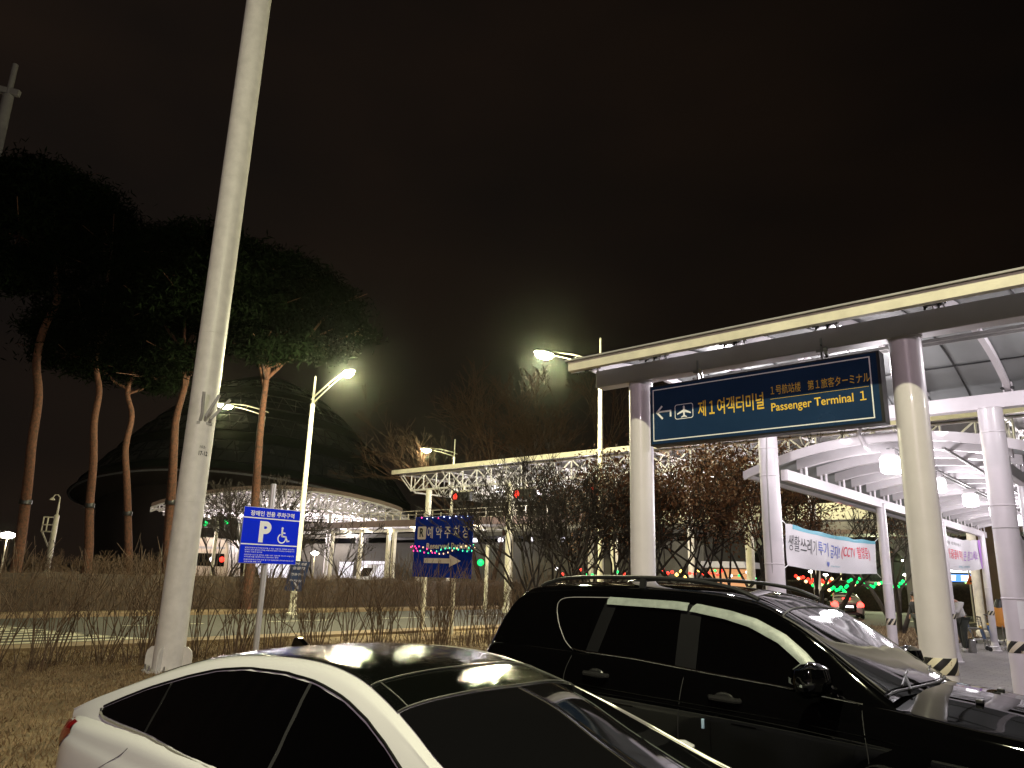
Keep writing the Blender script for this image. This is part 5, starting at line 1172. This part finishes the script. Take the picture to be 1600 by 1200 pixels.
# ------------------------------------------------------------------ curved lattice canopy lit from below, under the dome
dd = 58
def SD(u, v, d=dd): return D(u, v, d)
t = thing('station_canopy', 'curved lattice canopy glowing white from below in front of the dome', 'canopy', SD(430, 900))
RX = RT.copy(); RX.z = 0; RX.normalize(); FY = Vector((-RX.y, RX.x, 0))
p0 = SD(236, 793); p1 = SD(628, 800); W = Wood(); top = []
def arc(s): return p0.lerp(p1, s)+Vector((0, 0, 1.55*math.sin(PI*s)**.8+(.0 if s < .75 else -.2*(s-.75))))
n = 30; rows = []
for j, yo in enumerate((0, 2.2, 4.4, 6.6, 9)):
    rows.append([arc(i/n)+FY*yo+Vector((0, 0, -.10*j)) for i in range(n+1)])
MB().grid([[q+Vector((0, 0, .28)) for q in r] for r in rows]).build('roof', M['dark_sheet'], t)
m = MB(); m.grid([[q+Vector((0, 0, z))-FY*y_ for q in rows[0]] for z, y_ in ((-.0, 0), (.36, 0), (.36, -.2), (0, -.2), (0, 0))]); m.build('edge_beam', M['brown_paint'], t)
for r in rows:
    for i in range(n):
        a, b = r[i], r[i+1]; dn = Vector((0, 0, -1.35*math.sin(PI*min(1, max(0, (i+.5)/n)))**.5)); W.seg(a, b, .07, .07); W.seg(a+dn, b+dn, .07, .07); W.seg(a+dn, b, .05, .05); W.seg(a, a+dn, .05, .05)
for j in range(len(rows)-1):
    for i in range(0, n, 1):
        dn = Vector((0, 0, -1.35*math.sin(PI*(i+.01)/n)**.5)); W.seg(rows[j][i]+dn, rows[j+1][i]+dn, .05, .05); W.seg(rows[j][i]+dn, rows[j+1][min(n, i+1)], .04, .04); W.seg(rows[j][i], rows[j+1][i], .05, .05)
W.build('lattice', M['white_paint'], t, n=5)
for s in (.12, .4, .68, .93):
    a = arc(s)+FY*3; m = MB(); m.lathe([(.2, 0), (.2, a.z-GZ-1.2)], (a.x, a.y, GZ), 12); m.build('column', M['white_paint'], t)
for s in (.15, .3, .45, .6, .75, .88): a = arc(s)+FY*3.5; plight('canopy_light', (a.x, a.y, a.z-2.6), 1100, (1, .88, .9), .3, t)
# lit boards between hedge and station canopy
for i, (u0, u1, v0, v1, d, lab) in enumerate(((392, 452, 874, 902, 52, 'bright white lit hoarding below the accessible parking sign'),)):
    a, b, c_ = D(u0, v1, d), D(u1, v1, d), D(u0, v0, d); 
    t = thing('hoarding', lab, 'hoarding', (a.x, a.y, GZ)); X = (b-a); X.z = 0; l = X.length; X.normalize(); Nn = Vector((X.y, -X.x, 0))
    h_ = c_.z-GZ
    for k in range(4):
        O = Vector((a.x, a.y, GZ))+X*l*k/4; MB().prism([(.03, .3), (l/4-.03, .3), (l/4-.03, h_), (.03, h_)], X, (0, 0, 1), O, Nn, .06).build('lit_panel', M['e_panel'], t)
    m = MB()
    for k in range(5): O = Vector((a.x, a.y, GZ))+X*l*k/4; m.box((O.x-.05, O.y-.05, GZ), (O.x+.05, O.y+.05, h_))
    m.build('post', M['grey_paint'], t)
# bus seen between the pine and the sign
d_ = 48; a, b = D(288, 905, d_), D(352, 905, d_); t = thing('parked_bus', 'pale bus with a red lamp, half hidden behind the white mast', 'bus', ((a.x+b.x)/2, (a.y+b.y)/2, GZ))
X = (b-a); X.z = 0; l = X.length; X.normalize(); Nn = Vector((X.y, -X.x, 0)); O = Vector((a.x, a.y, GZ)); ht = D(300, 838, d_).z-GZ
prof = [(0, .3), (l, .3), (l+.1, 1.2), (l*.98, ht*.82), (l*.9, ht*.97), (l*.6, ht), (0, ht)]
MB().prism(prof, X, (0, 0, 1), O, -Nn, 2.4).build('body', mat('bus_paint', (.62, .52, .40), .4, var=.2, vscale=1), t, bevel=.08)
MB().prism([(.2, ht*.50), (l*.93, ht*.50), (l*.90, ht*.72), (.2, ht*.72)], X, (0, 0, 1), O+Nn*.001, Nn, .02).build('side_window', M['glass_black'], t)
MB().prism([(.1, ht*.80), (l*.9, ht*.80), (l*.9, ht*.84), (.1, ht*.84)], X, (0, 0, 1), O+Nn*.001, Nn, .03).build('side_stripe', M['grey_paint'], t)
for k in (.55, 1.9): MB().lathe([(.001, 0), (.45, 0), (.45, .2), (.001, .2)], O+X*k+Vector((0, 0, .45))-Nn*.1, 20, Matrix(((X.x, 0, Nn.x), (X.y, 0, Nn.y), (0, 1, 0)))).build('wheel', M['rubber'], t)
for kx, kz, mt, rr_ in ((l*.86, .62, M['e_red'], .17), (l*.62, .62, M['e_white_soft'], .16)): MB().lathe([(.001, .06), (rr_*.7, .05), (rr_, 0), (.001, 0)], O+X*kx+Vector((0, 0, ht*kz))+Nn*.03, 14, Matrix(((X.x, 0, Nn.x), (X.y, 0, Nn.y), (0, 1, 0)))).build('lamp', mt, t)
plight('bus_light', O+X*l*.4+Nn*2.0+Vector((0, 0, 3.6)), 260, (1, .85, .8), .2, t)
# green traffic signals on a striped post
for i, (u, v, d, lab) in enumerate(((321, 818, 47, 'green signal just right of the white mast'), (354, 815, 47, 'green signal left of the accessible parking sign'), (751, 879, 38, 'green signal right of the reserved parking sign'))):
    p = D(u, v, d); t = thing('traffic_signal', lab, 'signal', p, group='green traffic signals')
    Nn = -FW.copy(); Nn.z = 0; Nn.normalize(); X = Vector((-Nn.y, Nn.x, 0)); Z = Vector((0, 0, 1)); T = Matrix(((X.x, 0, Nn.x), (X.y, 0, Nn.y), (0, 1, 0)))
    m = MB(); m.obox(p+X*(.38 if i != 1 else .0)-Nn*.14+Z*(0 if i < 2 else .3), X, Nn, Z, .62 if i < 2 else .2, .12, .24 if i < 2 else .55); m.build('housing', M['black_plastic'], t, bevel=.03)
    MB().lathe([(.001, .04), (.13, .03), (.17, 0)], p-Nn*.01, 18, T).build('green_lamp', M['e_green'], t)
    m = MB(); m.lathe([(.18, 0), (.2, .14), (.19, .14), (.17, 0)], p-Nn*.02, 18, T); m.build('visor', M['black_plastic'], t)
    m = MB()
    if i == 1: m.lathe([(.12, 0), (.10, p.z-GZ+.5)], (p.x-X.x*.55, p.y-X.y*.55, GZ), 12)
    elif i == 2: m.lathe([(.10, 0), (.09, p.z-GZ+.9)], (p.x+X.x*.32, p.y+X.y*.32, GZ), 12)
    else: m.bar(p+Z*.35-Nn*.14, p+X*1.9+Z*.4-Nn*.14, .06, .08); m.bar(p+Z*.35-Nn*.14, p+Z*.22-Nn*.14, .05, .05, (1, 0, 0))
    m.build('post', M['cream_paint'], t)
# ------------------------------------------------------------------ elevated road behind the trees
t = thing('elevated_road', 'elevated concrete road with a pale lit parapet behind the trees', 'bridge', (-20, 60, GZ))
YB = 56
MB().box((-62, YB, 5.6), (60, YB+9, 6.4)).build('deck', M['concrete'], t); MB().box((-62, YB-.2, 6.3), (60, YB-.003, 7.5)).build('parapet', M['cream_paint'], t); MB().box((-62, YB-.12, 5.3), (60, YB+.2, 5.6)).build('edge_beam', M['brown_paint'], t)
for x in range(-56, 58, 14):
    m = MB(); m.prism([(-.9, 0), (.9, 0), (.9, 3.8), (2.4, 5.4), (-2.4, 5.4), (-.9, 3.8)], (1, 0, 0), (0, 0, 1), (x, YB+3.5, GZ), (0, 1, 0), 1.6); m.build('pier', M['concrete'], t)
for x in (-47, -33, -19): plight('deck_light', (x, YB-5, 9.5), 1500, YEL, .3, t)
M['concrete_dim'] = M['concrete']
t = thing('concrete_building', 'wide plain tan concrete building seen through the bare trees', 'building', (-24, 51, GZ))
a, b = PL(735, 880, 1, 50), PL(985, 880, 1, 50)
MB().box((a.x, 50, GZ), (b.x+3, 54, 5.0)).build('wall', mat('tan_wall', (.06, .042, .026), .85, var=.2, vscale=.7), t)
MB().box((a.x-.4, 49.7, 5.0), (b.x+3.4, 54.4, 5.25)).build('roof', M['concrete'], t)
m = MB()
for k in range(7): m.box((a.x+2+k*2.7, 49.9, 1.6), (a.x+3.3+k*2.7, 49.997, 2.7))
m.build('window', M['glass_black'], t)
plight('wall_light', (a.x+4, 46.5, 5.2), 120, YEL, .3, t); plight('wall_light', (b.x-4, 46.5, 5.2), 120, YEL, .3, t)
# brown pillar beside the far canopy columns
p = D(1548, 960, 38); t = thing('concrete_pillar', 'tall brown rectangular pillar behind the far thin columns', 'pillar', (p.x, p.y, GZ))
pz = D(1546, 826, 38).z
Nn = -FW.copy(); Nn.z = 0; Nn.normalize(); X = Vector((-Nn.y, Nn.x, 0)); MB().obox((p.x, p.y, (GZ+7.5)/2), X, Nn, (0, 0, 1), .45, .4, (7.5-GZ)/2).build('pillar', M['tan'] if 'tan' in M else mat('brown_wall', (.15, .10, .05), .8, var=.2, vscale=1), t, bevel=.02)
# blue lit terminal front far right
a, b = D(1420, 900, 78), D(1560, 900, 78); zt1 = D(1500, 886, 78).z; zb1 = D(1500, 909, 78).z
t = thing('shop_front', 'distant shop front with a bright white and blue illuminated sign band', 'building', ((a.x+b.x)/2, (a.y+b.y)/2, GZ))
X = b-a; X.z = 0; l = X.length; X.normalize(); Nn = Vector((X.y, -X.x, 0)); O = Vector((a.x, a.y, 0))
MB().prism([(-4, GZ), (l+8, GZ), (l+8, 4.3), (-4, 4.3)], X, (0, 0, 1), O, -Nn, 6).build('wall', M['dome_glass'], t)
M['e_blue'] = emit('e_blue', (.12, .35, 1), 1.6); M['e_white_sign'] = emit('e_white_sign', (.95, 1, 1), 3.2)
MB().prism([(0, zb1), (l+6, zb1), (l+6, zt1-.75), (0, zt1-.75)], X, (0, 0, 1), O+Nn*.01, Nn, .15).build('sign_band', M['e_blue'], t)
MB().prism([(0, zt1-.55), (l+6, zt1-.55), (l+6, zt1), (0, zt1)], X, (0, 0, 1), O+Nn*.01, Nn, .12).build('sign_band', M['e_white_sign'], t)
m = MB()
for k in range(8): m.prism([(k*1.35, zb1+.1), (k*1.35+random.uniform(.6, 1.0), zb1+.1), (k*1.35+.8, zt1-.85), (k*1.35, zt1-.85)], X, (0, 0, 1), O+Nn*.17, Nn, .02)
m.build('sign_graphic', M['e_white_sign'], t)
zl = D(1500, 919, 78).z
MB().prism([(3.5, zl-.2), (l+3, zl-.2), (l+3, zl+.25), (3.5, zl+.25)], X, (0, 0, 1), O+Nn*.02, Nn, .1).build('light_strip', M['e_white_sign'], t)
MB().prism([(5.8, zl+.35), (l+3, zl+.35), (l+3, zl+.8), (5.8, zl+.8)], X, (0, 0, 1), O+Nn*.02, Nn, .1).build('light_strip', emit('e_lime', (.5, 1, .3), 2.2), t)
# ------------------------------------------------------------------ coloured light strings far behind the trees
def string(label, pts, d, n, mats, group, jit=.25, r=.13):
    P = [D(u, v, d) for u, v in pts]; t = thing('coloured_lights', label, 'fairy lights', P[0], group=group)
    cum = [0]; 
    for i in range(len(P)-1): cum.append(cum[-1]+(P[i+1]-P[i]).length)
    line_ = []
    for k in range(n):
        s = cum[-1]*k/(n-1); i = max(j for j in range(len(cum)-1) if cum[j] <= s+1e-6); f_ = (s-cum[i])/(cum[i+1]-cum[i]); line_.append(P[i].lerp(P[i+1], f_)+Vector((0, 0, random.gauss(0, jit))))
    MB().tube(line_, .012, 4).build('wire', M['black_plastic'], t)
    for k, p in enumerate(line_): MB().lathe([(.001, -r), (r*.8, -r*.5), (r, 0), (r*.7, r*.6), (.001, r)], p, 10).build('bulb', random.choice(mats), t)
G_ = 'coloured light strings across the junction'
string('red string of lights left of the distant car', [(1244, 907), (1262, 903), (1285, 910), (1300, 908)], 55, 16, [M['e_red'], M['e_red'], M['e_gold']], G_, .12)
string('green string of lights running over the distant silver car', [(1270, 910), (1290, 912), (1318, 925), (1325, 910), (1360, 913), (1400, 912), (1424, 917)], 55, 40, [M['e_green3'] if 'e_green3' in M else M['e_green'], M['e_green'], M['e_green'], M['e_gold']], G_, .22, .13)
string('red and white lights at the foot of the brown-leaf trees', [(1010, 905), (1035, 893), (1060, 900), (1085, 892), (1110, 897), (1128, 895)], 31, 18, [M['e_red'], M['e_white_soft'], M['e_red'], M['e_amber']], G_, .15, .075)
string('green lights beside the trunk-like second column', [(1105, 895), (1130, 898), (1165, 903), (1205, 902)], 31, 9, [M['e_green'], M['e_green'], M['e_white_soft']], G_, .15, .06)
string('red, green and white lights between the bare tree trunks', [(870, 893), (890, 903), (918, 890), (950, 901), (985, 895)], 31, 13, [M['e_red'], M['e_green'], M['e_white_soft'], M['e_green']], G_, .15, .07)
# food stall glow behind the brown tree
p = D(1135, 905, 36); t = thing('market_stall', 'small stall lit warm orange behind the brown-leaf trees', 'stall', (p.x, p.y, GZ))
MB().box((p.x-1.0, p.y, GZ), (p.x+1.0, p.y+1.4, .95)).build('counter', M['red_lens'], t)
MB().box((p.x-.95, p.y+.1, 1.35), (p.x+.95, p.y+.3, 2.35)).build('lit_board', emit('e_orange', (1, .45, .18), .8), t)
MB().prism([(-1.2, 0), (1.2, 0), (1.1, .3), (-1.1, .3)], (1, 0, 0), (0, 0, 1), (p.x, p.y-.4, 2.4), (0, 1, 0), 2.0).build('awning', M['grey_paint'], t)
MB().tube([(p.x-.95, p.y-.05, 1.25), (p.x, p.y-.1, 1.15), (p.x+.95, p.y-.05, 1.25)], .075, 8).build('neon_tube', M['e_red'], t)
# thin far posts with small white heads (area lights of the junction)
for i, (u, v, d) in enumerate(((1267, 893, 70), (1290, 898, 74), (1313, 889, 66), (1415, 898, 68), (1412, 876, 80))):
    p = D(u, v, d); t = thing('post_top_lamp', ['distant small white lamp under the left half of the long banner', 'second distant white lamp under the long banner', 'distant white lamp touching the lower edge of the long banner', 'distant small lamp left of the thick column, lower one', 'distant small lamp left of the thick column, upper one'][i], 'lamp', (p.x, p.y, GZ), group='distant lamps across the junction')
    MB().lathe([(.07, 0), (.05, p.z-GZ)], (p.x, p.y, GZ), 8).build('post', M['cream_paint'], t)
    MB().lathe([(.001, -.12), (.2, -.08), (.24, 0), (.12, .1), (.001, .12)], p, 12).build('lamp_shade', M['e_globe'], t)
plight('junction_light', D(1380, 860, 62), 3500, (.95, 1, .6), .4)
bpy.data.objects['junction_light'].parent = bpy.data.objects[t.name]; bpy.data.objects['junction_light'].location = Vector(bpy.data.objects['junction_light'].location)-t.location
# ------------------------------------------------------------------ people
def body(name, joints, edges, mat_, parent, sub=2):
    """continuous skinned body: joints {name: (co, radius)}, edges"""
    ks = list(joints); me = bpy.data.meshes.new(name); me.from_pydata([joints[k][0] for k in ks], [(ks.index(a), ks.index(b)) for a, b in edges], []); me.update()
    o = bpy.data.objects.new(name, me); COL.objects.link(o); o.parent = parent
    sk = o.modifiers.new('skin', 'SKIN'); sk.use_smooth_shade = True
    if not me.skin_vertices: me.attributes
    sv = me.skin_vertices[0].data
    for i, k in enumerate(ks):
        r = joints[k][1]; sv[i].radius = r if isinstance(r, tuple) else (r, r); sv[i].use_root = (i == 0)
    ss = o.modifiers.new('sub', 'SUBSURF'); ss.levels = sub; ss.render_levels = sub; me.materials.append(mat_); return o
M['skin'] = mat('skin', (.42, .24, .17), .55); M['hair'] = mat('hair', (.012, .010, .009), .5, bump=.4, bscale=60)
M['knit'] = mat('knit', (.62, .60, .58), .85, var=.12, vscale=9, bump=.5, bscale=50); M['trousers'] = mat('trousers', (.045, .05, .042), .85, var=.3, vscale=6); M['shoe'] = mat('shoe', (.62, .60, .56), .6)
M['dark_coat'] = mat('dark_coat', (.012, .012, .014), .8)
def figure(label, feet, face, scale, lean, coat, legs, shoe, arms, hair=True):
    """local frame: +x is where the person faces, built standing, leaning from the hips"""
    t = thing('person', label, 'person', feet, face); s = scale
    def J(x, y, z, r): return ((x*s, y*s, z*s), r*s if not isinstance(r, tuple) else (r[0]*s, r[1]*s))
    c, si = math.cos(lean), math.sin(lean)
    def TR(x, z, hx=0, hz=.93): return (hx+x*c+(z-hz)*si, hz+(z-hz)*c-x*si)
    def JT(x, y, z, r): a, b = TR(x, z); return J(a, y, b, r)
    j = {'pelvis': J(0, 0, .93, (.13, .11)), 'waist': JT(0, 0, 1.06, (.135, .11)), 'chest': JT(.01, 0, 1.25, (.16, .12)), 'neckbase': JT(0, 0, 1.42, (.085, .075)), 'neck': JT(.015, 0, 1.49, .052), 'skull0': JT(.03, 0, 1.55, (.072, .07)), 'skull1': JT(.045, 0, 1.62, (.078, .09)), 'skull2': JT(.035, 0, 1.70, (.055, .06))}
    e = [('pelvis', 'waist'), ('waist', 'chest'), ('chest', 'neckbase'), ('neckbase', 'neck'), ('neck', 'skull0'), ('skull0', 'skull1'), ('skull1', 'skull2')]
    for sd, n_ in ((1, 'l'), (-1, 'r')):
        st_ = legs[0 if sd > 0 else 1]
        j['hip'+n_] = J(0, sd*.085, .88, .095); j['knee'+n_] = J(st_*.5+.03, sd*.095, .49, .062); j['ankle'+n_] = J(st_, sd*.10, .09, .042); j['toe'+n_] = J(st_+.13, sd*.115, .035, .032)
        e += [('pelvis', 'hip'+n_), ('hip'+n_, 'knee'+n_), ('knee'+n_, 'ankle'+n_), ('ankle'+n_, 'toe'+n_)]
        el, wr = arms[0 if sd > 0 else 1]
        j['sh'+n_] = JT(0, sd*.17, 1.37, .06); j['el'+n_] = JT(el[0], sd*el[1], el[2], .043); j['wr'+n_] = JT(wr[0], sd*wr[1], wr[2], .029)
        e += [('neckbase', 'sh'+n_), ('sh'+n_, 'el'+n_), ('el'+n_, 'wr'+n_)]
        w_ = Vector(j['wr'+n_][0]); d_ = (w_-Vector(j['el'+n_][0])).normalized()
        j['palm'+n_] = (tuple(w_+d_*.06*s), .030*s); e.append(('wr'+n_, 'palm'+n_))
        for q in range(4):
            o_ = Vector((0, (q-1.5)*.018*s, 0)); k1, k2 = 'f%s%d' % (n_, q), 'g%s%d' % (n_, q)
            L_ = (.075, .088, .082, .064)[q]
            j[k1] = (tuple(w_+d_*(.06+L_*.45)*s+o_), .0095*s); j[k2] = (tuple(w_+d_*(.06+L_*.85)*s+o_+Vector((0, 0, -.022*s))), .008*s); e += [('palm'+n_, k1), (k1, k2)]
        j['t'+n_] = (tuple(w_+d_*.05*s+Vector((.03*s, -sd*.035*s, 0))), .010*s); e.append(('palm'+n_, 't'+n_))
    b_ = body('body', j, e, M['skin'], t)
    # clothing: slightly larger skinned shells
    def shell(name, keys, ed, grow_, m_):
        jj = {k: (j[k][0], tuple((r_+grow_*s) for r_ in (j[k][1] if isinstance(j[k][1], tuple) else (j[k][1], j[k][1])))) for k in keys}; return body(name, jj, ed, m_, b_)
    up_ = ['pelvis', 'waist', 'chest', 'neckbase', 'shl', 'ell', 'wrl', 'shr', 'elr', 'wrr']
    shell('sweater', up_, [('pelvis', 'waist'), ('waist', 'chest'), ('chest', 'neckbase'), ('neckbase', 'shl'), ('shl', 'ell'), ('ell', 'wrl'), ('neckbase', 'shr'), ('shr', 'elr'), ('elr', 'wrr')], .036, coat)
    shell('trousers', ['pelvis', 'hipl', 'kneel', 'anklel', 'hipr', 'kneer', 'ankler'], [('pelvis', 'hipl'), ('hipl', 'kneel'), ('kneel', 'anklel'), ('pelvis', 'hipr'), ('hipr', 'kneer'), ('kneer', 'ankler')], .024, M['trousers'])
    for n_ in 'lr': shell('shoe', ['ankle'+n_, 'toe'+n_], [('ankle'+n_, 'toe'+n_)], .012, shoe)
    hc, hr = Vector(j['skull1'][0]), .1*s; m = MB(); prof = [(.001, .108), (.06, .098), (.095, .06), (.105, .0), (.10, -.05), (.085, -.075)]; m.lathe([(a*s, b*s) for a, b in prof[::-1]], (0, 0, 0), 16); m.v = [(hc.x-.018*s+p[0]*1.02*c+(p[2]+.03*s)*si*.6-(.015*s if p[2] < 0 else 0), hc.y+p[1]*.86, hc.z+.022*s+p[2]-p[0]*si*.6) for p in m.v]; m.build('hair', M['hair'], b_, world=False, smooth=60)
    m = MB(); f_ = hc+Vector((.092*s*c, 0, -.01*s-.09*s*si*.6)); m.lathe([(.001, .016*s), (.014*s, -.012*s), (.001, -.018*s)], f_, 8)
    for sd in (-1, 1): m.lathe([(.001, .02*s), (.012*s, .008*s), (.012*s, -.015*s), (.001, -.02*s)], hc+Vector((0, sd*.083*s, -.01*s)), 8)
    m.build('nose_and_ears', M['skin'], b_, world=False)
    m = MB()
    for sd in (-1, 1): m.lathe([(.001, .006*s), (.010*s, 0), (.001, -.006*s)], f_+Vector((-.014*s, sd*.03*s, .022*s)), 8)
    m.build('eye', M['hair'], b_, world=False)
    m = MB(); m.obox(f_+Vector((-.012*s, 0, -.04*s)), (1, 0, 0), (0, 1, 0), (0, 0, 1), .006*s, .022*s, .004*s); m.build('mouth', M['red_lens'], b_, world=False)
    return t
p = PL(1508, 1019, 2, GZ)
X = RT.copy(); X.z = 0; X.normalize(); ang = math.atan2(-X.y, -X.x)            # faces the picture's left
figure('person in a white knitted sweater and dark trousers leaning forward under the far canopy', (p.x, p.y, GZ), ang+.25, 1.06, .42, M['knit'], ((.05), (-.12)), M['shoe'], (((.22, .20, 1.22), (.40, .14, 1.30)), ((.18, .20, 1.15), (.36, .12, 1.22))))
p = D(1433, 960, 27); 
figure('person in a dark coat mostly hidden behind the thick column', (p.x, p.y, GZ), ang+.2, .98, .08, M['dark_coat'], (.05, -.08), M['black_plastic'], (((.02, .22, 1.12), (.10, .23, .90)), ((.03, .22, 1.12), (.12, .22, .90))))
# ------------------------------------------------------------------ luggage carts, bin, suitcase, barrier
def cart(label, pos, rz):
    t = thing('luggage_cart', label, 'luggage cart', pos, rz, 'luggage carts under the far canopy'); m = MB()
    m.tube([(-.30, -.24, .15), (.45, -.24, .15)], .014, 8); m.tube([(-.30, .24, .15), (.45, .24, .15)], .014, 8)
    for x in (-.3, -.1, .1, .3, .45): m.tube([(x, -.24, .15), (x, .24, .15)], .012, 6)
    m.tube([(-.30, -.24, .15), (-.42, -.24, .65), (-.46, -.24, 1.0)], .016, 8); m.tube([(-.30, .24, .15), (-.42, .24, .65), (-.46, .24, 1.0)], .016, 8)
    m.build('frame', M['steel'], t, world=False)
    MB().tube([(-.47, -.27, 1.01), (-.47, .27, 1.01)], .022, 8).build('handle', M['black_plastic'], t, world=False)
    MB().obox((-.40, 0, .50), (0, 1, 0), (-.23, 0, .97), (.97, 0, .23), .23, .15, .008).build('panel', mat('cart_blue', (.02, .10, .30), .4), t, world=False)
    MB().obox((-.435, 0, .70), (0, 1, 0), (-.23, 0, .97), (.97, 0, .23), .23, .03, .009).build('stripe', mat('cart_yellow', (.65, .42, .06), .5), t, world=False)
    m = MB()
    for k in range(3): m.tube([(-.452-.01*k, -.24, .80+.06*k), (-.452-.01*k, .24, .80+.06*k)], .012, 6)
    m.build('rack', M['dark_metal'], t, world=False)
    for x, y in ((-.28, -.22), (-.28, .22), (.40, 0)): MB().lathe([(.001, -.02), (.06, -.02), (.065, 0), (.06, .02), (.001, .02)], (x, y, .065), 12, Matrix.Rotation(PI/2, 3, 'X')).build('wheel', M['rubber'], t, world=False)
    return t
for i, (u, v, lab) in enumerate(((1538, 1006, 'luggage cart left of the far thin column'), (1562, 1018, 'luggage cart between the far thin column and the right column'), (1572, 1010, 'luggage cart partly hidden behind the right column'))):
    p = PL(u, v, 2, GZ); cart(lab, (p.x, p.y, GZ), ang+PI*.85+.1*i)
p = PL(1520, 1020, 2, GZ); t = thing('ash_bin', 'small cylindrical steel bin beside the leaning person', 'bin', (p.x, p.y, GZ)); MB().lathe([(.11, 0), (.12, .02), (.12, .36), (.10, .38), (.10, .34), (.001, .33)], (p.x, p.y, GZ), 20).build('bin', M['steel'], t)
p = PL(1524, 1013, 2, GZ); t = thing('bench', 'low steel bench behind the small bin', 'bench', (p.x, p.y, GZ)); Xb = X
m = MB(); m.obox(Vector((p.x, p.y, GZ+.62)), Xb, Vector((-Xb.y, Xb.x, 0)), (0, 0, 1), .36, .18, .02); m.build('seat', M['steel'], t)
for s in (-.32, .32):
    m = MB(); m.tube([Vector((p.x, p.y, GZ))+Xb*s, Vector((p.x, p.y, GZ+.61))+Xb*s], .03, 8); m.build('leg', M['steel'], t)
p = D(1570, 962, 24); t = thing('covered_trolley', 'trolley draped with an orange and black cover behind the luggage carts', 'trolley', (p.x, p.y, GZ))
g = []
for j in range(9):
    a = j/8; g.append([Vector((p.x, p.y, 0))+X*(.34*math.cos(2*PI*i/14)*(1-.75*a**2)-.12*a)+Vector((-X.y, X.x, 0))*.28*math.sin(2*PI*i/14)*(1-.6*a)+Vector((0, 0, .62+.85*a**.8+.02*math.sin(i*2))) for i in range(15)])
MB().grid(g[:6]).build('cover', mat('cover_orange', (.55, .22, .03), .6), t); MB().grid(g[5:]).build('hood', M['black_plastic'], t)
m = MB()
for sx_, sy_ in ((-.25, -.2), (.25, -.2), (.25, .2), (-.25, .2)): q_ = Vector((p.x, p.y, 0))+X*sx_+Vector((-X.y, X.x, 0))*sy_; m.tube([(q_.x, q_.y, GZ), (q_.x, q_.y, .65)], .02, 8)
m.build('leg', M['steel'], t)
# ------------------------------------------------------------------ night haze round the whole place
def haze(dens):
    m = bpy.data.materials.new('haze'); m.use_nodes = True; nt = m.node_tree; nt.nodes.clear(); o = N(nt, 'ShaderNodeOutputMaterial'); v = N(nt, 'ShaderNodeVolumePrincipled')
    v.inputs['Color'].default_value = (.97, 1, .80, 1); v.inputs['Density'].default_value = dens; v.inputs['Anisotropy'].default_value = .97; nt.links.new(v.outputs[0], o.inputs['Volume'])
    mb = MB().box((-230, -60, GZ-1.2), (140, 230, 45)); ob = mb.build('haze', m, None, smooth=0); tag(ob, None, None, kind='stuff')
haze(.00015)
